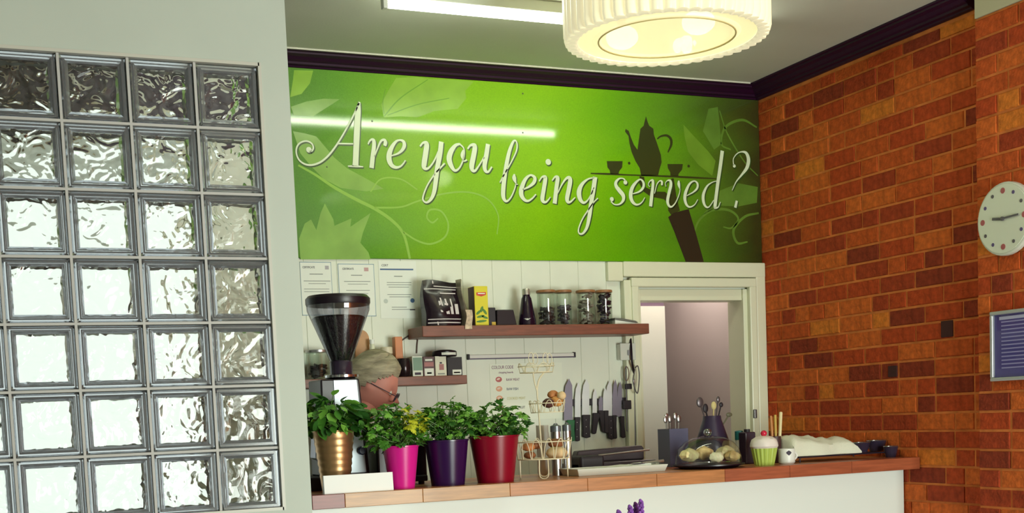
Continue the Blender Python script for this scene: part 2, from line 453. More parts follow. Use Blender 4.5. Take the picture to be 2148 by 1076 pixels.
# door casing (architrave) built of separate boards, with a boxed end on the left
door = bpy.data.objects.new('door_1', None); col.objects.link(door); door['kind'] = 'structure'; door.location = (2.99, YB, FLOOR)
for nm, mb_, bv in (
    ('jamb_left', MB().box(DX0 - .035, DX0 + .012, YB - .022, YB + T, FLOOR, DZ), .003),
    ('jamb_right', MB().box(DX1 - .012, DX1 + .03, YB - .022, YB + T, FLOOR, DZ), .003),
    ('head_jamb', MB().box(DX0 + .012, DX1 - .012, YB - .01, YB + T - .02, DZ - .055, DZ), .003),
    ('casing_left', MB().box(DX0 - .085, DX0 - .030, YB - .040, YB, FLOOR, DZ + .04), .006),
    ('casing_left_bead', MB().box(DX0 - .048, DX0 - .010, YB - .050, YB - .02, FLOOR, DZ + .01), .006),
    ('casing_right', MB().box(DX1 + .055, XB - .002, YB - .040, YB, FLOOR, SGB - .002), .006),
    ('casing_right_bead', MB().box(DX1 + .010, DX1 + .05, YB - .050, YB - .02, FLOOR, DZ + .01), .006),
    ('casing_head', MB().box(DX0 - .085, XB - .002, YB - .042, YB, DZ + .055, SGB - .002), .006),
    ('casing_head_bead', MB().box(DX0 - .05, DX1 + .05, YB - .052, YB - .02, DZ + .006, DZ + .05), .006),
    ('casing_block', MB().box(DX0 - .165, DX0 - .085, YB - .035, YB, DZ + .035, SGB - .004), .004)):
    part(nm, mb_, cream_gloss, door, bevel=bv)
q = PY(1583, 868, YB - .05)
part('latch', MB().box(q.x - .008, q.x + .008, YB - .062, YB - .038, q.z - .022, q.z + .022), mat('dull_brass', (120, 118, 120), rough=.35, metal=.6), door, bevel=.003)

# aubergine crown moulding under the ceiling
def crown_prof():   # (out from wall, down from ceiling)
    return [(0, 0), (.100, 0), (.100, .012), (.088, .016), (.085, .026), (.066, .036), (.052, .052), (.040, .060), (.036, .072), (.020, .078), (.016, .056 + .03), (0, .060 + .030)]
cb = crown_prof()
STP = CEIL - .058
def crown_back():
    mb = MB(); pts = [(YB - a, CEIL - d * .64) for a, d in cb]; n = len(pts)
    vs = [(WX0 - .5, y, z) for y, z in pts] + [(XB - (YB - y), y, z) for y, z in pts]
    return mb.add(vs, [(i, (i + 1) % n, (i + 1) % n + n, i + n) for i in range(n)] + [tuple(range(n)), tuple(range(2 * n - 1, n - 1, -1))])
def crown_right():
    mb = MB(); pts = [(XB - a, CEIL - d * .64, a) for a, d in cb]; n = len(pts)
    vs = [(x_, YB - a, z) for x_, z, a in pts] + [(x_, YN + .06, z) for x_, z, a in pts]
    return mb.add(vs, [(i, (i + 1) % n, (i + 1) % n + n, i + n) for i in range(n)] + [tuple(range(n)), tuple(range(2 * n - 1, n - 1, -1))])
struct('trim_1', crown_back(), crown_mat)
struct('trim_2', crown_right(), crown_mat)
struct('trim_4', MB().box(WX0 - .5, XB - .108, YB - .107, YB - .1005, CEIL - .006, CEIL), mat('pale_bead', (214, 212, 196), rough=.5))

# ================================================================== SIGN
SX0, SX1, SZ0, SZ1 = 0.93, XB - .004, SGB, 2.7765
SY = YB - .018
def sign_material():
    M = bpy.data.materials.new('printed_green_gloss'); M.use_nodes = True; nt = M.node_tree; b = nt.nodes['Principled BSDF']
    b.inputs['Roughness'].default_value = .075; b.inputs['Specular IOR Level'].default_value = .5
    tc = nt.nodes.new('ShaderNodeTexCoord'); sp = nt.nodes.new('ShaderNodeSeparateXYZ'); nt.links.new(tc.outputs['Generated'], sp.inputs[0])
    rp = nt.nodes.new('ShaderNodeValToRGB'); cr = rp.color_ramp
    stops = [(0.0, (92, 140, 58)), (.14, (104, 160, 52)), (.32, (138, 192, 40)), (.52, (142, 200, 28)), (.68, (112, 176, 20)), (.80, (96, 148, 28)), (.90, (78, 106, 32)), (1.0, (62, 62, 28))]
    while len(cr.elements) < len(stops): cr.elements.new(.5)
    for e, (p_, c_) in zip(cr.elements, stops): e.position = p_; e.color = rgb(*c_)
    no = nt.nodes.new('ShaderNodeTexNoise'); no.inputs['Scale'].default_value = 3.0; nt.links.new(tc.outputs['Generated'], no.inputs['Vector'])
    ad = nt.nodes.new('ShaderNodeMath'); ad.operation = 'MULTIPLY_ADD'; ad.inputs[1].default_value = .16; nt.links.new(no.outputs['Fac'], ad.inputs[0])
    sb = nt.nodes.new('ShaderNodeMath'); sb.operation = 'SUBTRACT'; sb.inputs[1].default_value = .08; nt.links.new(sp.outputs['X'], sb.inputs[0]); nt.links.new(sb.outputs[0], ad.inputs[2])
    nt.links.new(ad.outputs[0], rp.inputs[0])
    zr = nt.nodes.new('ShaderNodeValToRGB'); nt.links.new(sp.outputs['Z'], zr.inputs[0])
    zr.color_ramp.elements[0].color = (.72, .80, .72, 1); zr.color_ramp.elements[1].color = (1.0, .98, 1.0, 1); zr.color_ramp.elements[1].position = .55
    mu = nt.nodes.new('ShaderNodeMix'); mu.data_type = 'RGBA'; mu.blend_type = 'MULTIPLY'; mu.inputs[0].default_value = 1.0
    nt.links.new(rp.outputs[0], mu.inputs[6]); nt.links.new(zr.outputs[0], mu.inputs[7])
    gr = nt.nodes.new('ShaderNodeTexNoise'); gr.inputs['Scale'].default_value = 260; nt.links.new(tc.outputs['Object'], gr.inputs['Vector'])
    mg = nt.nodes.new('ShaderNodeMix'); mg.data_type = 'RGBA'; mg.blend_type = 'OVERLAY'; mg.inputs[0].default_value = .22
    nt.links.new(mu.outputs[2], mg.inputs[6]); nt.links.new(gr.outputs['Fac'], mg.inputs[7]); nt.links.new(mg.outputs[2], b.inputs['Base Color'])
    return M
sign = thing('sign_board', 'long glossy green printed sign reading Are you being served above the shelves', 'sign', ((SX0 + SX1) / 2, YB, SZ0))
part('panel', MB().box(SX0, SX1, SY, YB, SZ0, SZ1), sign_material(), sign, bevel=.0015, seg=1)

def ribbon(mb, pts, y, w2m):          # pts: (u, v, width px); flat strip on the sign plane with round ends
    c = crom([(p[0], p[1], p[2]) for p in pts], 7)
    P = [(PY(q[0], q[1], y), max(q[2], .6) * w2m) for q in c]
    L = []; Rr = []
    for i, (p, w) in enumerate(P):
        t = P[min(i + 1, len(P) - 1)][0] - P[max(i - 1, 0)][0]; t.y = 0
        if t.length < 1e-9: t = Vector((1, 0, 0))
        t.normalize(); n_ = Vector((-t.z, 0, t.x))
        L.append(p + n_ * (w / 2)); Rr.append(p - n_ * (w / 2))
    vs = L + Rr; k = len(L)
    mb.add(vs, [(i, i + 1, i + 1 + k, i + k) for i in range(k - 1)])
def disc(mb, u, v, rad, y, w2m, ry=None):
    c = PY(u, v, y); n = 16
    mb.add([c + Vector((math.cos(2 * math.pi * i / n) * rad * w2m, 0, math.sin(2 * math.pi * i / n) * (ry or rad) * w2m)) for i in range(n)], [tuple(range(n))])
def flat(mb, pts, y): mb.add([PY(u, v, y) for u, v in pts], [tuple(range(len(pts)))])
def cv(ox, oy, s, pts): return [(ox + p[0] * s, oy + p[1] * s) + tuple(x * s for x in p[2:]) for p in pts]

def solid(mb, y, thick):             # flat outline given real thickness towards the wall
    base = len(mb.v); n = base
    vs = [v.copy() for v in mb.v]; fs = [list(f) for f in mb.f]
    edges = {}
    for f in fs:
        for a, b_ in zip(f, f[1:] + f[:1]):
            k = (min(a, b_), max(a, b_)); edges.setdefault(k, []).append((a, b_))
    out = MB(); out.v = vs + [v + Vector((0, thick, 0)) for v in vs]
    out.f = fs + [[i + n for i in f[::-1]] for f in fs]
    for k, l in edges.items():
        if len(l) == 1:
            a, b_ = l[0]; out.f.append([b_, a, a + n, b_ + n])
    out.sm = [False] * len(out.f)
    return out

def pxm(y): return (CAM - PY(1100, 350, y)).dot(fwd) * -1 / FPX if False else (PY(1100, 350, y) - CAM).dot(fwd) / FPX
W2 = pxm(SY) * 1.05
G = []   # (glyph name, strokes, discs)
s1 = .1487; A = (610, 200, s1)
G.append(('A', [cv(*A, [(262, 796, 20), (300, 780, 20), (318, 740, 20), (303, 690, 20), (262, 656, 20), (205, 645, 20), (140, 665, 20), (95, 710, 20), (76, 780, 20), (90, 860, 20), (130, 925, 21), (195, 968, 22), (270, 983, 23), (350, 970, 24), (440, 928, 24), (540, 838, 24), (640, 708, 22), (720, 580, 20), (800, 440, 20), (880, 290, 20), (962, 110, 22)]),
    cv(*A, [(968, 92, 26), (952, 210, 66), (940, 360, 76), (930, 560, 78), (914, 950, 76), (912, 1004, 96)]), cv(*A, [(806, 998, 14), (915, 1000, 26), (1022, 1008, 14)]), cv(*A, [(665, 680, 19), (780, 682, 19), (892, 684, 19)])], [cv(*A, [(255, 768, 36)])[0]]))
s = (760, 270, .09295)
G.append(('r', [cv(*s, [(130, 350, 26), (160, 285, 34), (215, 240, 44), (258, 275, 76), (262, 400, 84), (238, 600, 92), (208, 885, 96)]), cv(*s, [(270, 640, 24), (330, 480, 28), (390, 330, 38), (440, 262, 44), (500, 250, 50), (522, 310, 76), (505, 385, 66)])], []))
G.append(('e', [cv(*s, [(650, 612, 24), (800, 560, 40), (900, 480, 62), (948, 380, 76), (930, 290, 62), (850, 256, 36), (760, 290, 50), (670, 410, 80), (610, 560, 106), (606, 700, 110), (660, 820, 90), (760, 872, 58), (860, 848, 38), (930, 780, 32), (974, 712, 28)])], []))
s = (870, 270, .158)
G.append(('y', [cv(*s, [(70, 235, 20), (108, 188, 24), (150, 186, 44), (158, 220, 62), (147, 310, 66), (126, 450, 66), (124, 510, 56), (158, 532, 32), (205, 500, 22), (260, 420, 20), (315, 300, 20)]), cv(*s, [(352, 172, 60), (335, 330, 62), (300, 520, 62), (280, 680, 58), (258, 830, 52), (218, 930, 38), (160, 978, 24), (112, 950, 22), (114, 885, 20), (165, 755, 18), (250, 622, 18), (340, 520, 18), (398, 458, 22)])], []))
G.append(('o', [cv(*s, [(600, 200, 24), (540, 222, 40), (482, 300, 62), (456, 390, 68), (478, 480, 60), (532, 554, 34), (592, 520, 22), (640, 420, 20), (658, 330, 16), (648, 255, 16), (595, 200, 20)]), cv(*s, [(642, 280, 12), (632, 350, 50), (645, 420, 14)]), cv(*s, [(635, 425, 16), (665, 428, 18), (692, 412, 20)])], []))
G.append(('u', [cv(*s, [(702, 268, 20), (738, 222, 26), (785, 215, 46), (798, 250, 60), (783, 350, 64), (757, 480, 66), (764, 545, 50), (802, 556, 30), (852, 490, 20), (925, 370, 18)]), cv(*s, [(972, 203, 56), (950, 350, 60), (927, 480, 58), (938, 555, 46), (978, 570, 26), (1024, 505, 20)])], []))
s = (1040, 280, .1486)
G.append(('b', [cv(*s, [(58, 692, 18), (100, 612, 18), (170, 490, 18), (240, 360, 18), (292, 240, 20), (300, 150, 20), (276, 98, 20), (238, 130, 34), (186, 270, 50), (142, 490, 58), (113, 700, 62), (104, 870, 60), (128, 942, 42), (168, 950, 26), (222, 885, 20), (268, 775, 18), (286, 690, 16)]), cv(*s, [(262, 572, 18), (260, 630, 58), (284, 705, 14)]), cv(*s, [(278, 716, 13), (310, 718, 13)])], []))
G.append(('e', [cv(*s, [(382, 792, 16), (470, 750, 30), (538, 690, 46), (550, 625, 46), (492, 588, 26), (422, 640, 44), (368, 760, 62), (360, 860, 64), (400, 930, 46), (452, 952, 30), (512, 918, 22), (567, 858, 18)])], []))
s = (1120, 320, .1672)
G.append(('i', [cv(*s, [(66, 360, 15), (100, 308, 20), (138, 305, 42), (142, 340, 52), (125, 450, 52), (106, 570, 54), (118, 613, 42), (152, 620, 24), (190, 582, 16), (207, 556, 12)])], [cv(*s, [(180, 118, 36)])[0]]))
G.append(('n', [cv(*s, [(228, 352, 15), (264, 306, 22), (294, 310, 44), (296, 345, 52), (281, 450, 52), (260, 640, 54)]), cv(*s, [(298, 510, 12), (350, 402, 18), (400, 330, 26), (440, 314, 42), (455, 350, 56), (440, 450, 56), (416, 570, 54), (428, 618, 42), (464, 614, 22), (517, 562, 14)])], []))
G.append(('g', [cv(*s, [(765, 316, 16), (680, 332, 20), (602, 400, 42), (566, 490, 62), (578, 580, 54), (622, 628, 32), (672, 600, 18), (720, 520, 16), (752, 440, 14)]), cv(*s, [(768, 306, 58), (745, 470, 58), (715, 650, 54), (695, 800, 50), (663, 940, 38), (610, 1016, 24), (566, 1010, 20), (562, 950, 16), (610, 830, 16), (680, 722, 16), (752, 622, 14), (802, 572, 16)])], []))
s = (1270, 350, .0929)
G.append(('s', [cv(*s, [(455, 320, 30), (420, 275, 28), (370, 258, 26), (300, 272, 40), (236, 350, 68), (246, 440, 82), (320, 540, 96), (398, 640, 92), (405, 740, 68), (350, 820, 42), (270, 853, 30), (190, 840, 26), (125, 780, 30)])], [cv(*s, [(450, 350, 48)])[0], cv(*s, [(145, 728, 48)])[0]]))
G.append(('e', [cv(*s, [(620, 608, 20), (760, 560, 38), (850, 470, 56), (860, 360, 56), (790, 282, 34), (690, 350, 54), (602, 480, 82), (570, 640, 90), (602, 770, 80), (682, 848, 48), (770, 838, 32), (842, 775, 24), (890, 690, 16)])], []))
G.append(('r', [cv(*s, [(1005, 455, 14), (968, 400, 16), (1000, 325, 22), (1060, 300, 50), (1074, 350, 66), (1066, 480, 70), (1046, 640, 80), (1020, 892, 80)]), cv(*s, [(1110, 600, 18), (1150, 430, 20), (1190, 350, 22), (1240, 312, 26), (1276, 340, 50), (1274, 415, 40)])], []))
s = (1380, 300, .1394)
G.append(('v', [cv(*s, [(122, 655, 9), (115, 600, 10), (150, 562, 18), (188, 572, 40), (196, 630, 48), (170, 740, 50), (146, 870, 48), (168, 944, 36), (212, 956, 24), (270, 890, 16), (320, 770, 14), (335, 690, 12)]), cv(*s, [(315, 565, 22), (315, 620, 48), (332, 695, 12)])], []))
G.append(('e', [cv(*s, [(436, 792, 12), (530, 740, 22), (590, 680, 33), (596, 612, 33), (550, 572, 20), (480, 612, 32), (422, 730, 48), (406, 840, 50), (432, 928, 38), (482, 962, 24), (552, 928, 16), (602, 848, 12)])], []))
G.append(('d', [cv(*s, [(892, 570, 11), (820, 590, 14), (740, 650, 28), (686, 770, 48), (686, 880, 46), (722, 956, 32), (772, 958, 18), (842, 860, 14)]), cv(*s, [(970, 116, 60), (940, 350, 58), (900, 620, 56), (862, 930, 54), (868, 972, 36), (908, 962, 18), (942, 886, 12)])], []))
G.append(('question_mark', [cv(*s, [(1140, 335, 16), (1136, 240, 13), (1190, 162, 16), (1260, 132, 20), (1330, 152, 46), (1364, 250, 60), (1340, 370, 55), (1260, 480, 32), (1180, 580, 18), (1132, 680, 13), (1118, 712, 10)]), cv(*s, [(1188, 868, 40), (1165, 972, 44)])], [cv(*s, [(1150, 345, 25)])[0]]))
ink = mat('printed_white_ink', (226, 238, 206), rough=.3); shade_ink = mat('printed_drop_shadow_ink', (52, 78, 28), rough=.3)
YL, YS = SY - .0030, SY - .0012
for nm, strokes, discs in G:
    lt = MB(); sh = MB()
    for st in strokes:
        ribbon(lt, st, YL, W2); ribbon(sh, [(p[0] + 1.6, p[1] + 2.2, p[2] + 1.4) for p in st], YS, W2)
    for d_ in discs:
        disc(lt, d_[0], d_[1], d_[2], YL, W2); disc(sh, d_[0] + 1.6, d_[1] + 2.2, d_[2] + .8, YS, W2)
    o = part('letter', solid(lt, YL, .0012), ink, sign, sharp=180); part('letter_shadow', solid(sh, YS, .0008), shade_ink, o)
# printed teapot tray on a raised hand
pot_ink = mat('printed_olive_silhouette', (56, 62, 24), rough=.25); sleeve_ink = mat('printed_dark_sleeve', (48, 40, 26), rough=.25)
s = (1230, 230, .3067); YI = SY - .0006
def printed(nm, mb, m_, y=YI): return part(nm, solid(mb, y, .0005), m_, sign)
tp = MB(); flat(tp, cv(*s, [(408, 45), (418, 80), (430, 110), (458, 130), (462, 170), (480, 220), (510, 310), (515, 360), (500, 410), (490, 452), (375, 452), (365, 400), (335, 350), (310, 290), (295, 230), (288, 180), (265, 150), (268, 132), (290, 145), (305, 190), (325, 240), (350, 275), (360, 200), (370, 130), (392, 110), (400, 75)]), YI)
ribbon(tp, cv(*s, [(485, 200, 9), (510, 182, 12), (550, 177, 16), (577, 200, 20), (580, 240, 18), (558, 292, 8)]), YI, W2)
printed('printed_teapot', tp, pot_ink)
c1 = MB(); flat(c1, cv(*s, [(140, 352), (248, 352), (245, 395), (225, 420), (220, 440), (165, 440), (160, 415), (145, 395)]), YI); disc(c1, *cv(*s, [(293, 366)])[0], 3, YI, W2); printed('printed_cup', c1, pot_ink)
c2 = MB(); flat(c2, cv(*s, [(555, 372), (660, 372), (655, 410), (630, 440), (630, 456), (575, 452), (575, 430), (558, 400)]), YI); disc(c2, *cv(*s, [(700, 386)])[0], 3, YI, W2); printed('printed_cup', c2, pot_ink)
ty = MB(); ribbon(ty, cv(*s, [(30, 436, 8), (150, 440, 13), (300, 447, 9), (560, 456, 12), (720, 464, 13), (890, 472, 7)]), YI, W2); printed('printed_tray', ty, pot_ink)
hd = MB(); flat(hd, cv(*s, [(365, 455), (395, 460), (405, 530), (470, 560), (540, 562), (572, 600), (582, 470), (598, 470), (615, 590), (640, 690), (580, 720), (560, 690), (560, 640), (530, 612), (440, 595), (392, 560), (360, 500)]), YI - .0006)
printed('printed_hand', hd, pot_ink, YI - .0006)
sl = MB(); flat(sl, cv(*s, [(560, 735), (600, 705), (700, 680), (745, 830), (805, 1046), (682, 1046), (600, 830)]), YI - .0011); printed('printed_sleeve', sl, sleeve_ink, YI - .0011)
# printed leaves and tendrils
leaf_a = mat('printed_pale_leaf', (136, 178, 82), rough=.2, var=.12, scale=9); leaf_b = mat('printed_lime_leaf', (146, 190, 66), rough=.2, var=.12, scale=9)
leaf_c = mat('printed_moss_leaf', (96, 132, 48), rough=.2, var=.15, scale=9); tend = mat('printed_tendril', (146, 192, 78), rough=.2); vein = mat('printed_vein', (112, 160, 50), rough=.2)
s = (590, 90, .446)
for pts, m_, dy in (
    ([(90, 1018), (84, 920), (110, 850), (140, 830), (165, 880), (185, 800), (205, 755), (245, 830), (250, 860), (330, 825), (325, 865), (420, 800), (385, 890), (372, 940), (410, 985), (420, 1018)], leaf_a, .0001),
    ([(55, 415), (110, 425), (165, 440), (250, 540), (310, 590), (370, 622), (430, 655), (482, 686), (400, 698), (280, 682), (200, 640), (140, 580), (90, 520)], leaf_a, .0002),
    ([(45, 300), (120, 275), (200, 262), (275, 265), (220, 300), (150, 345), (60, 340)], leaf_a, .0003),
    ([(42, 255), (55, 175), (60, 128), (150, 130), (135, 190), (95, 240)], leaf_b, .0001),
    ([(482, 350), (470, 290), (500, 230), (540, 165), (640, 160), (700, 170), (800, 172), (905, 182), (865, 225), (870, 260), (830, 310), (720, 320), (640, 350), (560, 345)], leaf_b, .0002)):
    l_ = MB(); flat(l_, cv(*s, pts), SY - .0002 - dy); printed('printed_leaf', l_, m_, SY - .0002 - dy)
for pts in ([(484, 345, 5), (560, 260, 5), (690, 172, 3)], [(500, 340, 4), (640, 290, 4), (790, 260, 3)], [(484, 335, 4), (478, 280, 4), (490, 215, 3)]):
    l_ = MB(); ribbon(l_, cv(*s, pts), SY - .0007, W2); printed('printed_vein', l_, vein, SY - .0007)
for pts in ([(80, 575, 8), (160, 620, 11), (250, 680, 13), (350, 735, 14), (440, 780, 14), (520, 835, 14), (575, 900, 13), (605, 1015, 11)],
            [(440, 775, 8), (560, 772, 7), (640, 745, 7), (760, 710, 7), (880, 702, 7), (970, 735, 7), (1020, 810, 6), (1015, 900, 5)],
            [(575, 890, 8), (640, 930, 8), (705, 945, 8), (770, 912, 8), (785, 850, 8), (752, 792, 8), (700, 785, 8), (685, 820, 8), (710, 845, 8), (738, 825, 6)],
            [(420, 700, 5), (470, 640, 6), (560, 640, 6), (640, 690, 6)]):
    l_ = MB(); ribbon(l_, cv(*s, pts), SY - .0009, W2); printed('printed_tendril', l_, tend, SY - .0009)
s = (1080, 150, .3905)
for pts, m_, dy in (
    ([(905, 285), (960, 345), (1040, 430), (1078, 480), (1060, 560), (985, 500), (930, 430), (912, 350)], mat('printed_bright_leaf', (110, 150, 44), rough=.2, var=.1, scale=9), .0001),
    ([(1040, 200), (1090, 190), (1100, 280), (1110, 390), (1070, 420), (1010, 320)], leaf_c, .0002),
    ([(1010, 770), (1100, 720), (1200, 725), (1300, 705), (1305, 620), (1200, 600), (1100, 640)], leaf_c, .0002)):
    l_ = MB(); flat(l_, cv(*s, pts), SY - .0002 - dy); printed('printed_leaf', l_, m_, SY - .0002 - dy)
for pts in ([(985, 960, 8), (965, 880, 10), (990, 800, 12), (1060, 745, 14), (1150, 745, 14), (1200, 790, 12), (1165, 840, 10), (1120, 835, 6)],
            [(1310, 760, 10), (1235, 780, 14), (1175, 850, 16), (1195, 920, 14), (1250, 915, 8)], [(1300, 300, 8), (1220, 260, 14), (1130, 300, 14), (1110, 390, 10), (1160, 420, 8)],
            [(1100, 210, 6), (1140, 330, 8), (1230, 480, 8), (1305, 560, 6)]):
    l_ = MB(); ribbon(l_, cv(*s, pts), SY - .0004, W2); printed('printed_tendril', l_, leaf_c, SY - .0004)
screw = mat('screw_head_grey', (96, 104, 70), rough=.4, metal=.5)
for u, v in ((781, 254), (1097, 196), (1097, 278), (686, 350)):
    mb = MB(); c = PY(u, v, SY - .002); mb.lathe([(.004, 0), (.0025, .002)], n=10)
    for v_ in mb.v: v_[:] = (c.x + v_.x, SY - v_.z, c.z + v_.y)
    part('screw', mb, screw, sign)

# ================================================================== LAMPS
# fluorescent batten on the ceiling
TX0, TX1, TY, TZ = 1.18, 2.72, 0.452, CEIL - .062
ft = thing('fluorescent_light', 'long white fluorescent batten with a bare glowing tube on the ceiling', 'light', ((TX0 + TX1) / 2, TY, CEIL))
batten = mat('white_enamel', (226, 230, 220), rough=.4)
part('housing', MB().box(TX0 - .01, TX1 + .01, TY - .019, TY + .019, CEIL - .042, CEIL), batten, ft, bevel=.004)
for xx in (TX0 - .004, TX1 + .004):
    part('lamp_holder', MB().box(xx - .009, xx + .009, TY - .016, TY + .016, TZ - .018, CEIL - .03), batten, ft, bevel=.003)
part('tube', MB().tube([(TX0, TY, TZ), (TX1, TY, TZ)], .0135, n=14), mat('glowing_tube', (255, 255, 255), emit=29, emit_color=(246, 255, 228)), ft)

# big ribbed drum lamp hanging in front of it
LX, LY, LZ, LR = 1.953, -0.212, 2.53, 0.342
lamp = thing('drum_lamp', 'large cream drum ceiling lamp with pleated sides and scalloped rim', 'lamp', (LX, LY, CEIL))
def shade_material(name, e, tr):
    M = bpy.data.materials.new(name); M.use_nodes = True; nt = M.node_tree; nt.nodes.clear()
    out = nt.nodes.new('ShaderNodeOutputMaterial'); pb = nt.nodes.new('ShaderNodeBsdfPrincipled'); mx = nt.nodes.new('ShaderNodeMixShader'); t_ = nt.nodes.new('ShaderNodeBsdfTransparent')
    pb.inputs['Base Color'].default_value = rgb(240, 232, 190); pb.inputs['Roughness'].default_value = .35
    pb.inputs['Emission Color'].default_value = rgb(255, 247, 210); pb.inputs['Emission Strength'].default_value = e
    t_.inputs[0].default_value = rgb(255, 255, 245)
    mx.inputs[0].default_value = tr; nt.links.new(pb.outputs[0], mx.inputs[1]); nt.links.new(t_.outputs[0], mx.inputs[2]); nt.links.new(mx.outputs[0], out.inputs[0])
    return M
shade_m = shade_material('lit_cream_acrylic', .42, .0); diff_m = shade_material('lit_diffuser_acrylic', .42, .30)
NR = 50
def rib(a, k): return .0
sh = MB()
n = NR * 6; vs = []; fs = []
prof = [(LR, CEIL - LZ - .03), (LR, .012), (LR - .006, -.008), (LR - .030, -.012), (LR - .040, -.004)]
amp = [.017, .017, .017, .010, 0.0]
for k, (r, z) in enumerate(prof):
    for i in range(n):
        a = 2 * math.pi * i / n; ph = (i % 6) / 6.0
        rr = r + amp[k] * abs(math.sin(math.pi * ph)) - (amp[k] * .5)
        vs.append((LX + rr * math.cos(a), LY + rr * math.sin(a), LZ + z))
for k in range(len(prof) - 1):
    for i in range(n):
        j = (i + 1) % n; fs.append((k * n + i, k * n + j, (k + 1) * n + j, (k + 1) * n + i))
sh.add(vs, fs, True)
part('shade', sh, shade_m, lamp, sharp=60)
part('canopy', MB().lathe([(LR - .004, -.03), (LR - .004, 0)], c=(LX, LY, CEIL), n=48), mat('cream_metal', (226, 220, 186), rough=.4), lamp)
bt = MB(); pr_ = [(.02, .010), (.16, .008), (.222, .004), (.230, -.004), (.236, -.006), (.242, -.004), (.250, .002), (.302, -.002), (.304, .004), (.02, .016)]
bt.lathe(pr_, c=(LX, LY, LZ), n=64)
part('diffuser', bt, diff_m, lamp)
rg = MB(); rg.tube([(LX + .232 * math.cos(2 * math.pi * i / 48), LY + .232 * math.sin(2 * math.pi * i / 48), LZ - .005) for i in range(48)], .0032, n=6, closed=True)
part('ring', rg, mat('tan_lamp_ring', (206, 190, 130), rough=.4), lamp)
bulb_m = mat('glowing_bulb', (255, 255, 255), emit=5.0, emit_color=(255, 252, 224)); cap_m = mat('bulb_cap', (150, 150, 140), metal=.8, rough=.3)
for u, v in ((1305, 79), (1465, 47), (1440, 99)):
    w = ray(u, v); c = CAM + w * ((LZ + .062 - CAM.z) / w.z)
    d = Vector((c.x - LX, c.y - LY, 0))
    bl = part('bulb', MB().ball(c, (.058, .058, .040)), bulb_m, lamp)
    part('bulb_cap', MB().lathe([(.016, .03), (.018, .10), (.018, CEIL - .04 - c.z)], c=c, n=12), cap_m, bl)

# ================================================================== COUNTER
def rp(n, u, v, y): return n * (PY(u, v, y) - CAM).dot(fwd) / FPX      # pixels to metres at a place
CY0, CY1 = 0.24, 0.80
cx0 = PY(654, 1036, CY0).x
base = thing('service_counter', 'white painted counter body under the wooden top', 'counter', (2.0, .58, FLOOR))
cw = mat('white_counter_paint', (232, 238, 232), rough=.4)
part('front_panel', MB().box(.60, XB - .006, .34, .362, FLOOR, CT - .050), cw, base, bevel=.002)
part('body', MB().box(.60, XB - .006, .364, .78, FLOOR, CT - .050), cw, base)
top = thing('worktop', 'butcher block wooden counter top made of mixed brown staves', 'worktop', (2.0, .55, CT - .05))
WOODS = [mat('stave_tan', (190, 140, 88), rough=.35, var=.18, scale=9, stretch=(1, 12, 12)), mat('stave_honey', (186, 122, 72), rough=.35, var=.2, scale=9, stretch=(1, 12, 12)),
         mat('stave_russet', (160, 84, 54), rough=.35, var=.2, scale=9, stretch=(1, 12, 12)), mat('stave_red', (128, 52, 44), rough=.35, var=.2, scale=9, stretch=(1, 12, 12))]
rnd = random.Random(3)
nrow = 6; dy = (CY1 - CY0) / nrow
front = [(cx0, 'a'), (.872, 3), (1.16, 0), (1.50, 0), (1.82, 1), (2.12, 1), (2.43, 1), (2.74, 2), (3.05, 2), (XB - .002, 2)]
for r_ in range(nrow):
    if r_ == 0: cuts = [c[0] for c in front]; kinds = [c[1] for c in front[1:]]
    else:
        cuts = [cx0]
        while cuts[-1] < XB - .4: cuts.append(cuts[-1] + rnd.uniform(.3, .6))
        cuts.append(XB - .002); kinds = [rnd.choice((0, 1, 1, 2)) for _ in cuts[1:]]
    for a, b_, k in zip(cuts, cuts[1:], kinds):
        part('stave', MB().box(a + .0004, b_ - .0004, CY0 + dy * r_ + .0003, CY0 + dy * (r_ + 1) - .0003, CT - .050, CT), WOODS[k], top, bevel=.0015, seg=1)

# ================================================================== SHELVES
shelf_w = [mat('shelf_brown_wood', (122, 66, 46), rough=.4, var=.22, scale=7, stretch=(1.5, 14, 14))]
USZ = 1.674; LSZ = 1.460
ux0 = PY(886, 690, 1.18).x; ux1 = PY(1362, 690, 1.18).x
sh1 = thing('wall_shelf', 'upper brown floating wooden shelf under the green sign', 'shelf', ((ux0 + ux1) / 2, YB - .010, 1.627))
part('board', MB().box(ux0, ux1, 1.18, YB - .0105, 1.627, USZ), shelf_w[0], sh1, bevel=.003)
lx0, lx1 = .90, PY(980, 796, 1.23).x
sh2 = thing('wall_shelf', 'lower shorter brown wooden shelf behind the coffee grinder', 'shelf', ((lx0 + lx1) / 2, YB - .010, 1.421))
part('board', MB().box(lx0, lx1, 1.23, YB - .0105, 1.421, LSZ), shelf_w[0], sh2, bevel=.003)

black_gl = mat('black_plastic', (26, 14, 26), rough=.35); black_mt = mat('black_satin', (30, 20, 30), rough=.55); steel = mat('brushed_steel', (196, 196, 198), rough=.28, metal=1.0)
white_pl = mat('white_plastic', (236, 238, 230), rough=.4); paper = mat('white_paper', (236, 240, 230), rough=.6); cork = mat('oak_lid', (150, 104, 66), rough=.5, var=.15, scale=20)
grey_ink = mat('grey_print', (140, 146, 140), rough=.6); dark_ink = mat('dark_print', (52, 40, 60), rough=.6); blue_ink = mat('blue_print', (64, 96, 140), rough=.6)
jar_glass = thin_glass('jar_glass', (236, 242, 236), .16)

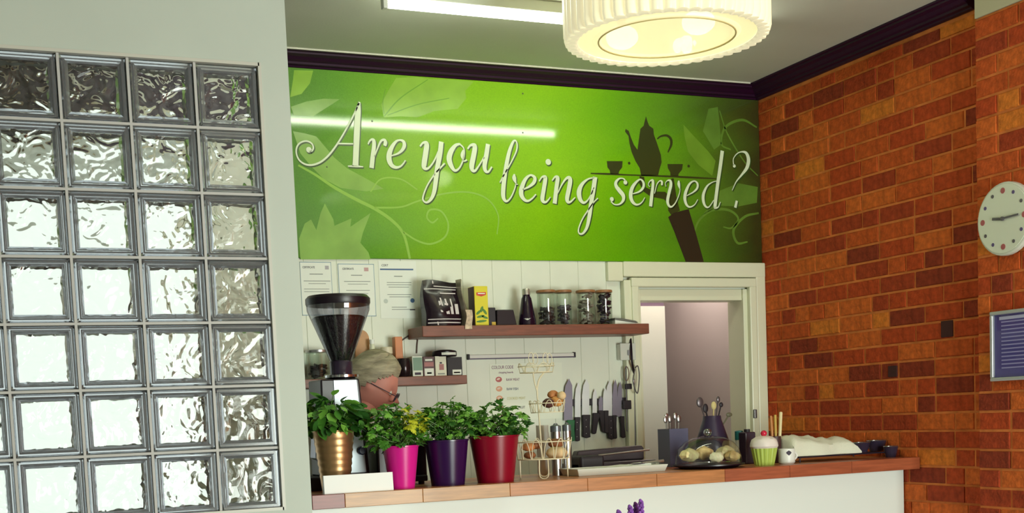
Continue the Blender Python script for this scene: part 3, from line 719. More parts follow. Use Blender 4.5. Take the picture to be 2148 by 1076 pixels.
# --- black coffee bag
yb = 1.225
def BX(u0, u1, v, y): return PY(u0, v, y).x, PY(u1, v, y).x
def bag():
    x0, x1 = BX(894, 968, 640, yb); zt = PY(930, 588, yb).z
    t = thing('coffee_bag', 'black glossy coffee bag with white print on the upper shelf', 'bag', ((x0 + x1) / 2, yb + .04, USZ))
    mb = MB(); NX, NZ = 12, 12; H = zt - USZ; W = x1 - x0
    def pt(i, j, side):
        a = i / NX; b_ = j / NZ
        thick = (.055 * (1 - b_ ** 2.2) + .004) * (.55 + .45 * math.sin(math.pi * min(1, max(0, a))) ** .5)
        wob = .003 * math.sin(9 * a + 5 * b_) + .002 * math.sin(17 * b_ - 4 * a)
        top_ = H * (1 + .035 * math.sin(5 * a + .4) * b_ ** 4) * b_
        return (x0 + W * a + .004 * math.sin(7 * b_), yb + .045 + side * thick + (wob if side < 0 else 0), USZ + .001 + top_)
    for side in (-1, 1):
        mb.add([pt(i, j, side) for j in range(NZ + 1) for i in range(NX + 1)], [(j * (NX + 1) + i, j * (NX + 1) + i + 1, (j + 1) * (NX + 1) + i + 1, (j + 1) * (NX + 1) + i) for j in range(NZ) for i in range(NX)], True)
    for i in (0, NX):
        mb.add([pt(i, j, s_) for j in range(NZ + 1) for s_ in (-1, 1)], [(2 * j, 2 * j + 1, 2 * j + 3, 2 * j + 2) for j in range(NZ)])
    for j in (0, NZ):
        mb.add([pt(i, j, s_) for i in range(NX + 1) for s_ in (-1, 1)], [(2 * i, 2 * i + 1, 2 * i + 3, 2 * i + 2) for i in range(NX)])
    part('pouch', mb, mat('black_foil', (30, 16, 28), rough=.22), t)
    pr = MB()
    def strip(a0, a1, b0, b1):
        n_ = 8
        vs = []
        for k in range(n_ + 1):
            a = a0 + (a1 - a0) * k / n_
            for b_ in (b0, b1):
                p = pt(a * NX, b_ * NZ, -1); vs.append((p[0], p[1] - .0018, p[2]))
        pr.add(vs, [(2 * i, 2 * i + 2, 2 * i + 3, 2 * i + 1) for i in range(n_)])
    for a0, a1, b0, b1 in ((.03, .95, .06, .085), (.03, .95, .14, .16), (.03, .92, .80, .822), (.3, .95, .86, .88), (.27, .30, .02, .98), (.45, .9, .71, .735)): strip(a0, a1, b0, b1)
    for a0, a1, b0, b1 in ((.36, .42, .30, .55), (.42, .46, .44, .62), (.52, .62, .26, .50), (.55, .60, .50, .60), (.66, .74, .26, .42), (.70, .74, .42, .60), (.80, .90, .26, .48)): strip(a0, a1, b0, b1)
    part('print', pr, mat('silver_print', (214, 206, 206), rough=.4), t)
    fx0, fx1 = BX(968, 982, 640, yb)
    fb = MB(); NZ = 10
    vs = []
    for j in range(NZ + 1):
        b_ = j / NZ; o = .006 * math.sin(6 * b_) - .010 * b_
        for xx, yy in ((fx0 - .012 * b_, yb + .03), (fx0 + .010 + o, yb - .012), (fx1 + o * 1.4, yb + .02)):
            vs.append((xx, yy, USZ + .001 + (H + .004) * b_))
    fb.add(vs, [(3 * j + i, 3 * j + i + 1, 3 * j + i + 4, 3 * j + i + 3) for j in range(NZ) for i in range(2)], True)
    part('foil_gusset', fb, mat('crumpled_foil', (190, 180, 160), rough=.3, metal=.5, var=.25, scale=30), t)
bag()
# small patterned cloth tag hanging over the shelf edge
x0, x1 = BX(976, 990, 665, 1.176)
tg = MB(); vs = []
for j in range(9):
    b_ = j / 8; z = PY(983, 650 + 40 * b_, 1.176).z
    for i in range(4): vs.append((x0 + (x1 - x0) * i / 3 + .004 * math.sin(5 * b_), 1.172 - .004 * math.sin(4 * b_ + i), z))
n_ = len(vs); vs += [(a, b_ + .0015, c) for a, b_, c in vs]
tg.add(vs, [(4 * j + i, 4 * j + i + 1, 4 * j + i + 5, 4 * j + i + 4) for j in range(8) for i in range(3)] + [(n_ + 4 * j + i, n_ + 4 * j + i + 4, n_ + 4 * j + i + 5, n_ + 4 * j + i + 1) for j in range(8) for i in range(3)], True)
single('cloth_strip', tg, mat('floral_cloth', (206, 186, 160), rough=.8, var=.35, scale=70), 'narrow floral cloth strip hanging over the upper shelf beside the coffee bag', 'cloth', ((x0 + x1) / 2, 1.172, USZ))
# --- yellow tea box
x0, x1 = BX(996, 1024, 640, yb); zt = PY(1010, 600, yb).z
tb = thing('tea_box', 'tall yellow tea carton with red badge and green leaves on the upper shelf', 'box', ((x0 + x1) / 2, yb + .035, USZ))
part('carton', MB().box(x0, x1, yb, yb + .075, USZ, zt), mat('yellow_card', (222, 208, 30), rough=.45), tb, bevel=.0015, seg=1)
part('side_face', MB().box(x0 - .0008, x0, yb + .003, yb + .072, USZ + .002, zt - .002), mat('dark_red_card', (78, 30, 36), rough=.5), tb)  # left side of the carton coloured dark red
W = x1 - x0; H = zt - USZ
part('badge', MB().prism([(x0 + W * a, yb - .0012, USZ + H * b_) for a, b_ in ((.15, .84), (.86, .85), (.86, .78), (.52, .74), (.15, .77))], (0, .0011, 0)), mat('red_badge', (206, 60, 40), rough=.5), tb)
part('badge_text', MB().box(x0 + W * .25, x0 + W * .78, yb - .0018, yb - .0012, USZ + H * .80, USZ + H * .825), paper, tb)
gl = MB()
for a, b_, w_, h_, rot in ((.25, .34, .22, .09, .7), (.5, .42, .22, .1, 1.2), (.72, .36, .24, .09, 2.2), (.4, .24, .3, .08, .2), (.7, .22, .25, .08, 2.8), (.45, .12, .4, .08, .1)):
    gl.prism([(x0 + W * (a + w_ * math.cos(t_) * math.cos(rot) - h_ * math.sin(t_) * math.sin(rot)), yb - .0016, USZ + H * b_ + W * (w_ * math.cos(t_) * math.sin(rot) + h_ * math.sin(t_) * math.cos(rot))) for t_ in [k * math.pi / 5 for k in range(10)]], (0, .0015, 0))
part('leaf_print', gl, mat('green_print', (76, 128, 40), rough=.5), tb)
# --- small black tin and black box
x0, x1 = BX(1024, 1040, 660, yb + .01); zt = PY(1030, 645, yb + .01).z
tn = thing('tin', 'small narrow black tin with a yellow mark beside the tea box', 'tin', ((x0 + x1) / 2, yb + .03, USZ))
part('body', MB().box(x0, x1, yb + .01, yb + .05, USZ, zt), black_mt, tn, bevel=.003)
part('label', MB().box(x0 + .016, x1 - .002, yb + .0086, yb + .01, USZ + .004, USZ + .018), mat('yellow_label', (206, 170, 50), rough=.5), tn)
x0, x1 = BX(1042, 1084, 660, yb); zt = PY(1060, 649, yb).z
bx_ = MB().prism([(x0, yb, USZ), (x1, yb, USZ), (x1 - .012, yb + .006, zt), (x0 + .004, yb + .006, zt)], (0, .08, 0))
single('speaker_box', bx_, black_gl, 'low black box with sloping ends between tin and dark bottle', 'box', ((x0 + x1) / 2, yb + .04, USZ), bevel=.004)
# --- dark conical bottle
cx = PY(1105, 650, 1.26).x; r1 = rp(19, 1105, 670, 1.26); zc_ = PY(1101, 606, 1.26).z
bo = thing('bottle', 'dark conical syrup bottle with silver cap and white label on upper shelf', 'bottle', (cx, 1.26, USZ))
Hh = zc_ - USZ
part('body', MB().lathe([(r1 * .93, 0), (r1, .004), (r1 * .98, .02), (r1 * .56, Hh * .74), (r1 * .42, Hh * .80), (r1 * .40, Hh * .84)], c=(cx, 1.26, USZ)), mat('dark_bottle_glass', (30, 14, 34), rough=.12), bo)
part('cap', MB().lathe([(r1 * .44, Hh * .84), (r1 * .44, Hh * .97), (r1 * .38, Hh)], c=(cx, 1.26, USZ), n=16), mat('silver_cap', (190, 186, 176), rough=.3, metal=.7), bo)
lb = MB(); vs = []
for k in range(9):
    a = -math.pi / 2 - .4 + (k - 4) * .16
    for zz in (.030 + .014 * abs(k - 4) / 4, .050 - .008 * abs(k - 4) / 4):
        rr = r1 * (.98 - .42 * (zz - .02) / (Hh * .74 - .02)) + .0012; vs.append((cx + rr * math.cos(a), 1.26 + rr * math.sin(a), USZ + zz * .8))
lb.add(vs, [(2 * i, 2 * i + 2, 2 * i + 3, 2 * i + 1) for i in range(8)]); part('label', lb, paper, bo)
# --- four glass jars with wooden lids
def lidded_jar(u, v0, v1, hw, y, zb, label, fill, cont, group=None, note=None, lidmat=cork):
    c = PY(u, (v0 + v1) / 2, y); r = rp(hw, u, v0, y); zt = PY(u, v0, y).z; H = zt - zb
    t = thing('glass_jar', label, 'jar', (c.x, y, zb), group)
    part('jar', MB().lathe([(r * .9, 0), (r, .006), (r, H - .012)], c=(c.x, y, zb), n=32, capt=False), jar_glass, t)
    part('lid', MB().lathe([(r * .98, H - .012), (r * 1.08, H - .011), (r * 1.08, H - .002), (r * 1.02, H)], c=(c.x, y, zb), n=32), lidmat, t)
    rn = random.Random(int(u)); cm = MB()
    for k in range(44):
        a = rn.uniform(0, 6.28); q = r * .62 * math.sqrt(rn.random()); z = zb + .012 + (H * fill - .016) * rn.random()
        ax = Vector((math.cos(a), math.sin(a), rn.uniform(-.4, .4))).normalized(); ay = ax.cross(Vector((rn.uniform(-.5, .5), rn.uniform(-.5, .5), 1))).normalized(); az = ax.cross(ay)
        e = r * .31
        cm.obox((c.x + q * math.cos(a + 1), y + q * math.sin(a + 1), z), ax * e, ay * e * .7, az * e * .3)
    part('contents', cm, cont, t)
    if note:
        nb = MB(); vs = []
        for k in range(7):
            a = -math.pi / 2 + note + (k - 3) * .11
            for zz in (.1, .9 if fill < .9 else .6): vs.append((c.x + r * 1.012 * math.cos(a), y + r * 1.012 * math.sin(a), zb + H * (zz * .9 + .02)))
        nb.add(vs, [(2 * i, 2 * i + 2, 2 * i + 3, 2 * i + 1) for i in range(6)]); part('label', nb, paper, t)
    return t
dk = mat('dark_sachets', (62, 56, 62), rough=.5, var=.5, scale=50); pl_ = mat('pale_sachets', (150, 138, 128), rough=.5, var=.4, scale=60); dk2 = mat('dark_purple_sachets', (44, 30, 52), rough=.5, var=.4, scale=50)
lidded_jar(1146, 609, 680, 19, 1.265, USZ, 'first lidded glass jar from the dark bottle, half full of dark sachets', .55, dk)
lidded_jar(1182, 609, 680, 17, 1.285, USZ, 'second lidded glass jar from the dark bottle, with grey sachets', .6, mat('grey_sachets', (92, 84, 96), rough=.5, var=.4, scale=50))
lidded_jar(1229, 609, 680, 19, 1.265, USZ, 'third lidded glass jar from the dark bottle, full of pale sachets', .92, pl_)
lidded_jar(1267, 609, 680, 17, 1.285, USZ, 'lidded glass jar nearest the doorway, filled with near-black sachets', .95, dk2)
# --- booklets lying at the shelf end
x0, x1 = BX(1288, 1342, 673, 1.24)
bk = thing('booklet', 'white booklet with grey cover lying at the right end of the upper shelf', 'booklet', ((x0 + x1) / 2, 1.28, USZ))
part('pages', MB().prism([(x0, 1.23, USZ), (x1, 1.23, USZ), (x1, 1.23, USZ + .004), (x0, 1.23, USZ + .022)], (0, .11, 0)), paper, bk)
part('cover', MB().prism([(x0 - .003, 1.226, USZ + .0225), (x1 - .015, 1.226, USZ + .0085), (x1 - .03, 1.226, USZ + .017), (x0 + .03, 1.226, USZ + .0295), (x0 - .003, 1.226, USZ + .031)], (0, .116, 0)), mat('grey_cover', (104, 104, 96), rough=.4), bk)

# ---------------- lower shelf
yl = 1.265
t = lidded_jar(667, 734, 789, 24, 1.30, LSZ, 'wide glass jar with dark contents left of the coffee grinder', .5, mat('very_dark_beans', (30, 20, 28), rough=.4), lidmat=steel)
cx = PY(760, 720, 1.345).x; zt = PY(760, 692, 1.345).z; wv_ = rp(16, 760, 720, 1.345)
mb = MB(); pts = [(cx - wv_, 1.345, LSZ), (cx + wv_, 1.345, LSZ)] + [(cx + wv_ * math.cos(k * math.pi / 10), 1.345 - .0, zt - wv_ * 1.2 + wv_ * 1.2 * math.sin(k * math.pi / 10)) for k in range(11)]
mb.prism(pts, (0, .016, 0)); single('chopping_board', mb, mat('pale_board_wood', (186, 138, 92), rough=.5, var=.15, scale=14), 'round-topped wooden board leaning behind the coffee grinder hopper', 'board', (cx, 1.35, LSZ), bevel=.003)
def vessel(name, u, v0, v1, hw, y, zb, prof, m_, label, cat, lid=None):
    c = PY(u, (v0 + v1) / 2, y); r = rp(hw, u, v0, y); H = PY(u, v0, y).z - zb
    t = thing(name, label, cat, (c.x, y, zb))
    part('body', MB().lathe([(r * a, H * b_) for a, b_ in prof], c=(c.x, y, zb)), m_, t)
    if lid: part(lid[0], MB().lathe([(r * a, H * b_) for a, b_ in lid[1]], c=(c.x, y, zb)), lid[2], t)
    return t, c, r, H
vessel('storage_bottle', 782, 712, 787, 11, 1.31, LSZ, [(.9, 0), (1, .02), (1, .62), (.45, .75), (.42, .88)], mat('cream_bottle', (220, 222, 196), rough=.3), 'cream plastic bottle on the lower shelf behind the grey-haired head', 'bottle', ('cap', [(.5, .88), (.5, .99), (.4, 1)], white_pl))
vessel('spice_jar', 812, 728, 787, 12, 1.30, LSZ, [(.9, 0), (1, .03), (1, .78)], mat('brown_spice', (120, 82, 60), rough=.5, var=.3, scale=40), 'brown spice jar with cream lid beside the orange block', 'jar', ('lid', [(1.05, .78), (1.05, .98), (.95, 1)], mat('cream_lid', (216, 206, 180), rough=.4)))
x0, x1 = BX(829, 845, 730, yl + .03); zt = PY(836, 706, yl + .03).z
single('wooden_block', MB().box(x0, x1, yl + .03, yl + .07, LSZ, zt), mat('orange_wood', (206, 128, 78), rough=.45, var=.1, scale=12), 'upright orange wooden block on the lower shelf', 'block', ((x0 + x1) / 2, yl + .05, LSZ), bevel=.003)
vessel('mug', 847, 752, 787, 16, 1.262, LSZ, [(.7, 0), (.92, .15), (1.0, .5), (.95, .8), (.78, 1), (.70, .98), (.82, .75), (.6, .1)], mat('dark_pewter', (46, 36, 40), rough=.18, metal=.5), 'round dark pewter mug left of the tea cartons', 'mug')
def carton(u0, u1, v0, y, m_, label, lab_rect, lab_m, extra=None):
    x0, x1 = BX(u0, u1, 770, y); zt = PY((u0 + u1) / 2, v0, y).z
    t = thing('tea_carton', label, 'box', ((x0 + x1) / 2, y + .03, LSZ), 'tea cartons on the lower shelf')
    part('carton', MB().box(x0 + .0006, x1 - .0006, y, y + .065, LSZ, zt), m_, t, bevel=.0012, seg=1)
    W = x1 - x0; H = zt - LSZ
    for (a0, a1, b0, b1), lm in [(lab_rect, lab_m)] + (extra or []):
        part('label', MB().box(x0 + W * a0, x0 + W * a1, y - .0008, y - .0001, LSZ + H * b0, LSZ + H * b1), lm, t)
teal = mat('sage_card', (118, 150, 130), rough=.5); pinkc = mat('rose_print', (170, 110, 110), rough=.5)
carton(865, 887, 747, 1.250, mat('pale_card', (222, 228, 214), rough=.5), 'pale tea carton with a sage green front panel', (.08, .94, .30, .93), teal, [((.2, .8, .08, .2), dark_ink)])
carton(888, 912, 748, 1.253, mat('dusky_card', (96, 66, 70), rough=.5), 'dusky brown tea carton with rose and white labels', (.1, .9, .02, .40), paper, [((.1, .9, .5, .72), pinkc), ((.18, .82, .78, .88), paper), ((.3, .7, .12, .2), pinkc)])
carton(913, 937, 747, 1.250, mat('ivory_card', (226, 224, 204), rough=.5), 'ivory tea carton with a small rose print', (.35, .75, .3, .6), pinkc, [((.2, .8, .08, .14), grey_ink), ((.4, .6, .62, .7), dark_ink)])
carton(938, 970, 749, 1.252, black_mt, 'black tea carton with white label at the end of the lower shelf', (.34, .92, .04, .32), paper, [((.42, .84, .13, .2), dark_ink)])
zt = PY(938, 748, 1.25).z
cx = PY(932, 740, 1.285).x; r = rp(26, 932, 740, 1.285)
tp_ = thing('round_tin', 'flat round black tin lying on top of the tea cartons', 'tin', (cx, 1.285, zt + .001))
part('body', MB().lathe([(r * .95, 0), (r, .004), (r, .022), (r * .9, .026), (r * .55, .030), (r * .5, .024)], c=(cx, 1.285, zt + .001)), black_gl, tp_)
lb = MB(); vs = []
for k in range(9):
    a = -math.pi / 2 + .1 + (k - 4) * .17
    for zz in (.007, .018): vs.append((cx + r * 1.01 * math.cos(a), 1.285 + r * 1.01 * math.sin(a), zt + zz))
lb.add(vs, [(2 * i, 2 * i + 2, 2 * i + 3, 2 * i + 1) for i in range(8)]); part('label', lb, paper, tp_)

# ================================================================== ON THE BACK WALL
YW = YB - .0105
def sheet(name, u0, u1, v0, v1, label, cat, m_=paper, y=YW, th=.0012):
    a = PY(u0, v0, y); b_ = PY(u1, v0, y); c = PY(u0, v1, y)
    t = thing(name, label, cat, ((a.x + b_.x) / 2, y, c.z))
    part('sheet', MB().box(a.x, b_.x, y - th, y, c.z, a.z), m_, t)
    X = lambda f_: a.x + (b_.x - a.x) * f_
    Z = lambda f_: a.z + (c.z - a.z) * f_
    def bars(nm, rects, mt): 
        mb = MB()
        for f0, f1, g0, g1 in rects: mb.box(X(f0), X(f1), y - th - .0006, y - th, Z(g0), Z(g1))
        part(nm, mb, mt, t)
    return t, X, Z, bars, y - th
bord = mat('pale_blue_border', (150, 172, 186), rough=.6)
t, X, Z, bars, ys = sheet('certificate', 628, 694, 549, 662, 'blue-bordered certificate half hidden by the white partition edge', 'certificate')
bars('border', [(0, 1, 0, .014), (.985, 1, 0, 1), (0, 1, .986, 1), (0, .015, 0, 1)], bord)
text_part('heading', 'CERTIFICATE', .0125, (X(.08), ys - .0006, Z(.12)), dark_ink, t, squash=.75)
bars('text_lines', [(.3, .72, .22, .235), (.1, .95, .35, .362), (.25, .8, .40, .41), (.1, .9, .5, .51), (.1, .9, .55, .56), (.3, .7, .66, .68)], grey_ink)
bars('stamp', [(.80, .92, .07, .14)], mat('grey_stamp', (176, 172, 178), rough=.6))
t, X, Z, bars, ys = sheet('certificate', 708, 784, 553, 664, 'blue-bordered certificate above the coffee grinder hopper', 'certificate')
bars('border', [(0, 1, 0, .014), (.985, 1, 0, 1), (0, 1, .986, 1), (0, .015, 0, 1)], bord)
text_part('heading', 'CERTIFICATE', .0125, (X(.12), ys - .0006, Z(.115)), dark_ink, t, squash=.7)
bars('text_lines', [(.35, .66, .21, .225), (.15, .88, .33, .342), (.25, .8, .38, .39), (.2, .85, .5, .51), (.2, .8, .56, .57)], grey_ink)
bars('stamp', [(.72, .84, .07, .14)], mat('rose_stamp', (198, 160, 160), rough=.6))
t, X, Z, bars, ys = sheet('certificate', 793, 872, 547, 668, 'white certificate with a blue header bar left of the coffee bag', 'certificate')
bars('header_bar', [(.04, .92, .135, .16)], blue_ink)
text_part('heading', 'CERT', .013, (X(.08), ys - .0006, Z(.095)), dark_ink, t)
bars('text_lines', [(.4, .62, .26, .275), (.2, .85, .37, .38), (.2, .85, .41, .42), (.24, .78, .45, .46), (.2, .84, .58, .59), (.25, .8, .62, .63), (.3, .7, .80, .81), (.3, .85, .84, .85)], grey_ink)
bars('signature', [(.78, .92, .84, .86)], dark_ink)
for a, g, m_ in ((.15, .70, mat('pale_seal', (196, 204, 196), rough=.6)), (.86, .69, blue_ink)):
    mb = MB(); c = Vector((X(a), ys - .0006, Z(g))); mb.prism([c + Vector((.010 * math.cos(k * math.pi / 8), 0, .010 * math.sin(k * math.pi / 8))) for k in range(16)], (0, .0006, 0)); part('seal', mb, m_, t)

# colour code chart behind the wire stand
t, X, Z, bars, ys = sheet('wall_chart', 1026, 1178, 764, 884, 'white chopping board colour chart on the boards behind the wire stand', 'poster', m_=mat('chart_paper', (230, 234, 216), rough=.5))
pur = mat('purple_print', (120, 40, 100), rough=.6); yel = mat('mustard_print', (196, 188, 120), rough=.6); navy = mat('navy_print', (50, 44, 100), rough=.6)
text_part('title', 'COLOUR CODE', .021, (X(.03), ys - .0006, Z(.085)), pur, t, squash=.72)
text_part('subtitle', 'chopping boards', .013, (X(.12), ys - .0006, Z(.165)), pur, t, squash=.85)
ic = mat('meat_red_print', (186, 96, 96), rough=.6); ic2 = mat('salmon_print', (224, 164, 130), rough=.6); ic3 = mat('dark_red_print', (150, 66, 60), rough=.6)
for k, (wd, m_, im) in enumerate((('RAW MEAT', pur, ic), ('RAW FISH', navy, ic2), ('COOKED MEAT', yel, ic2), ('SALAD & FRUIT', dark_ink, ic), ('VEGETABLES', navy, ic3))):
    g = .27 + .165 * k
    text_part('row_text', wd, .0165, (X(.22), ys - .0006, Z(g + .03)), m_, t, squash=.8)
    mb = MB(); c = Vector((X(.12), ys - .0006, Z(g))); mb.prism([c + Vector((.016 * math.cos(q_ * math.pi / 8), 0, .0125 * math.sin(q_ * math.pi / 8))) for q_ in range(16)], (0, .0006, 0)); part('icon', mb, im, t)
    mb = MB(); c = Vector((X(.12) - .002, ys - .0010, Z(g) + .002)); mb.prism([c + Vector((.009 * math.cos(q_ * math.pi / 5), 0, .005 * math.sin(q_ * math.pi / 5 + .4))) for q_ in range(10)], (0, .0004, 0)); part('icon', mb, mat('cream_print', (232, 206, 190), rough=.6), t)
# white rail
a = PY(981, 748, YW); b_ = PY(1203, 746, YW); zc_ = (a.z + b_.z) / 2
rl = thing('wall_rail', 'empty white magnetic rail on the boards below the upper shelf', 'rail', ((a.x + b_.x) / 2, YW, zc_))
part('bar', MB().box(a.x, b_.x, YW - .014, YW - .0002, zc_ - .009, zc_ + .010), mat('rail_white', (224, 222, 214), rough=.3), rl, bevel=.003)
part('magnet_strip', MB().box(a.x + .002, b_.x - .002, YW - .016, YW - .0142, zc_ - .012, zc_ - .006), mat('rail_dark_grey', (90, 80, 100), rough=.4), rl)  # darker grey strip along the rail's lower edge
for xx in (a.x, b_.x): part('end_cap', MB().box(xx - .005, xx + .005, YW - .016, YW - .0002, zc_ - .012, zc_ + .013), black_mt, rl, bevel=.002)
# switch
a = PY(1293, 722, YW); b_ = PY(1325, 755, YW)
sw = thing('wall_switch', 'white wall switch box under the right end of the upper shelf', 'switch', ((a.x + b_.x) / 2, YW, b_.z))
part('back_box', MB().box(a.x, b_.x, YW - .034, YW - .0002, b_.z, a.z), white_pl, sw, bevel=.004)
part('face_plate', MB().box(a.x - .002, b_.x + .002, YW - .042, YW - .034, b_.z - .002, a.z + .002), mat('plate_white', (216, 218, 206), rough=.35), sw, bevel=.003)
part('rocker', MB().box((a.x + b_.x) / 2 - .006, (a.x + b_.x) / 2 + .006, YW - .048, YW - .042, b_.z + .02, b_.z + .045), mat('rocker_grey', (150, 146, 150), rough=.4), sw, bevel=.002)
# cables
def cable(label, pts, r, m_=black_gl, name='cable'):
    P = crom([PY(u, v, y) for u, v, y in pts], 6)
    mb = MB().tube(P, r, n=8); return single(name, mb, m_, label, 'cable', P[-1])
cable('thick black cable hanging beside the doorway from the upper shelf', [(1322, 702, YW - .012), (1324, 730, YW - .05), (1326, 760, YW - .055), (1330, 790, YW - .02), (1327, 830, YW - .012), (1322, 880, YW - .01), (1319, 945, YW - .01), (1319, 980, YW - .01)], .0055)
cable('thin looped cable hanging left of the doorway casing', [(1332, 772, YW - .07), (1338, 768, YW - .07), (1341, 790, YW - .07), (1337, 825, YW - .07), (1328, 800, YW - .07), (1332, 774, YW - .07)], .0028, mat('grey_cable', (70, 60, 66), rough=.4))
cable('thin dark wire running from the upper shelf down to the left', [(890, 684, YW - .004), (872, 692, YW - .004), (858, 703, YW - .004), (843, 714, YW - .004)], .003, mat('dark_wire', (70, 50, 50), rough=.5))
cable('short wire hanging straight down below the left end of the upper shelf', [(878, 690, YW - .004), (877, 705, YW - .004), (875, 722, YW - .004), (874, 741, YW - .004)], .003, mat('brown_wire', (96, 76, 70), rough=.5))
# knife strip and knives
a = PY(1184, 842, YW); b_ = PY(1326, 842, YW); z0, z1 = PY(1250, 850, YW).z, PY(1250, 836, YW).z
st = thing('knife_strip', 'black magnetic strip holding the row of kitchen knives', 'knife rack', ((a.x + b_.x) / 2, YW, z0))
part('bar', MB().box(a.x, b_.x, YW - .014, YW - .0002, z0, z1), black_mt, st, bevel=.002)
for xx in (a.x + .02, b_.x - .02): part('screw', MB().ball((xx, YW - .0145, (z0 + z1) / 2), (.004, .002, .004), 8, 6), steel, st)
bl_m = mat('knife_steel', (222, 226, 228), rough=.35, metal=.3); bl_d = mat('dull_knife_steel', (136, 130, 148), rough=.4, metal=.3); hgreen = mat('green_handle', (24, 96, 52), rough=.45)
KN = [  # blade u left, right, v tip, v heel; handle u left,right at top, at end; v end; materials; label
    (1183, 1201, 794, 882, 1189, 1205, 1190, 1206, 926, bl_d, hgreen, 'large knife with green handle at the left end of the strip'),
    (1206, 1218, 802, 876, 1205, 1217, 1205, 1216, 926, bl_m, black_mt, 'slim chef knife with riveted black handle beside the green-handled knife'),
    (1221, 1236, 795, 871, 1221, 1238, 1222, 1238, 919, bl_m, black_mt, 'broad bright knife with black handle, third from the left'),
    (1243, 1252, 815, 867, 1243, 1259, 1241, 1250, 911, bl_m, black_mt, 'small paring knife with tilted black handle, fourth from the left'),
    (1256, 1264, 830, 862, 1254, 1266, 1262, 1273, 908, bl_d, black_mt, 'tiniest knife with short pointed blade, fifth from the left'),
    (1265, 1273, 813, 862, 1266, 1276, 1267, 1277, 909, bl_m, black_mt, 'narrow knife leaning beside the tiniest one, sixth from the left'),
    (1271, 1284, 798, 873, 1273, 1290, 1275, 1290, 922, bl_m, black_mt, 'wide bright knife with the longest black handle, seventh from the left'),
    (1285, 1295, 796, 872, 1284, 1293, 1286, 1294, 921, bl_d, black_mt, 'dark-bladed knife next to the right-hand pair'),
    (1295, 1305, 800, 874, 1300, 1309, 1302, 1312, 919, bl_d, black_mt, 'rightmost knife on the strip with slender tilted handle')]
for i, (ul, ur, vt, vh, hl, hr, el, er, ve, bm_, hm, lab) in enumerate(KN):
    y = YW - .0165 - (.0035 if i in (5, 7) else 0)
    tip = PY((ul + ur) / 2 + (ur - ul) * .1, vt, y)
    t = thing('kitchen_knife', lab, 'knife', PY((el + er) / 2, ve, y), 'knives on the magnetic strip')
    out = [PY(ul, vh, y), PY(ul, vt + (vh - vt) * .45, y), PY(ul + (ur - ul) * .18, vt + (vh - vt) * .18, y), tip, PY(ur - (ur - ul) * .04, vt + (vh - vt) * .16, y), PY(ur, vt + (vh - vt) * .4, y), PY(ur, vh, y)]
    part('blade', MB().prism(out, (0, .0022, 0)), bm_, t)
    hd_ = [PY(hl, vh - 1, y), PY(hr, vh - 1, y), PY(hr + (er - hr) * .45 - 1, vh + (ve - vh) * .45, y), PY(er, ve - 2, y), PY((el + er) / 2, ve, y), PY(el, ve - 3, y), PY(hl + (el - hl) * .5 + .6, vh + (ve - vh) * .5, y)]
    hd2 = MB().prism([p + Vector((0, -.006, 0)) for p in hd_], (0, .014, 0)); part('handle', hd2, hm, t, bevel=.0022, seg=1)
    if hm is black_mt and i in (1, 2, 6):
        for f_ in (.2, .5, .8):
            c = PY((hl + hr) / 2 * (1 - f_) + (el + er) / 2 * f_, vh + (ve - vh) * f_, y - .006); part('rivet', MB().ball(c, (.0022, .001, .0022), 8, 5), steel, t)
# long-handled tools at the right of the strip
def tool(u, vt, vb, lab, head):
    y = YW - .03; a = PY(u, vt, y); b_ = PY(u + 2, vb, y)
    t = thing('kitchen_tool', lab, 'utensil', b_)
    part('rod', MB().tube([a, b_], .0028, n=8), mat('dark_steel', (96, 90, 96), rough=.3, metal=.8), t)
    for nm, u0, u1, v0, v1, m_ in head:
        p = PY(u0, v0, y); q_ = PY(u1, v1, y); part(nm, MB().box(p.x, q_.x, y - .006, y + .006, q_.z, p.z), m_, t, bevel=.003)
    return t
t = tool(1313, 768, 905, 'long kitchen tool with black grip block hanging right of the knives', [('grip', 1306, 1324, 840, 858, black_mt), ('clip', 1311, 1325, 805, 816, black_mt)])
part('loop', MB().tube(crom([PY(1314 + 5 * math.cos(k * .7), 784 + 15 * math.sin(k * .7), YW - .03) for k in range(10)], 3), .0022, n=6), mat('bronze_loop', (130, 104, 92), rough=.35, metal=.6), t)
tool(1331, 800, 950, 'thin straight steel rod tool hanging beside the black cable', [('hook', 1327, 1333, 795, 806, steel)])

# ================================================================== ON THE COUNTER
# --- coffee grinder
gy = 0.60
gx = PY(712, 700, gy).x
def gz(v): return PY(712, v, gy).z
def gr(n): return rp(n, 712, 700, gy)
gd = thing('coffee_grinder', 'tall black coffee grinder with a glass hopper full of beans behind the gold pot', 'grinder', (gx, gy, CT))
part('lid', MB().lathe([(gr(66), gz(641)), (gr(67.5), gz(637)), (gr(67.5), gz(627)), (gr(62), gz(621)), (gr(30), gz(618))], c=(gx, gy, 0), n=40), black_gl, gd)
part('hopper', MB().lathe([(gr(23), gz(757)), (gr(65.5), gz(652)), (gr(66), gz(641))], c=(gx, gy, 0), n=40, capb=False, capt=False), thin_glass('hopper_glass', (214, 214, 222), .3), gd)
part('coffee_beans', MB().lathe([(gr(20), gz(757)), (gr(56), gz(668)), (gr(50), gz(664)), (gr(20), gz(661))], c=(gx, gy, 0), n=32), mat('roasted_beans', (34, 16, 30), rough=.4, bump=.8, bscale=160, var=.3, scale=120), gd)
part('neck', MB().lathe([(gr(24), gz(786)), (gr(24), gz(760)), (gr(22), gz(757))], c=(gx, gy, 0), n=28), mat('smoky_neck', (50, 40, 56), rough=.15), gd)
part('collar', MB().lathe([(gr(30), gz(797)), (gr(36), gz(792)), (gr(36), gz(787)), (gr(26), gz(785))], c=(gx, gy, 0), n=32), mat('chrome_collar', (200, 200, 206), rough=.15, metal=1), gd)
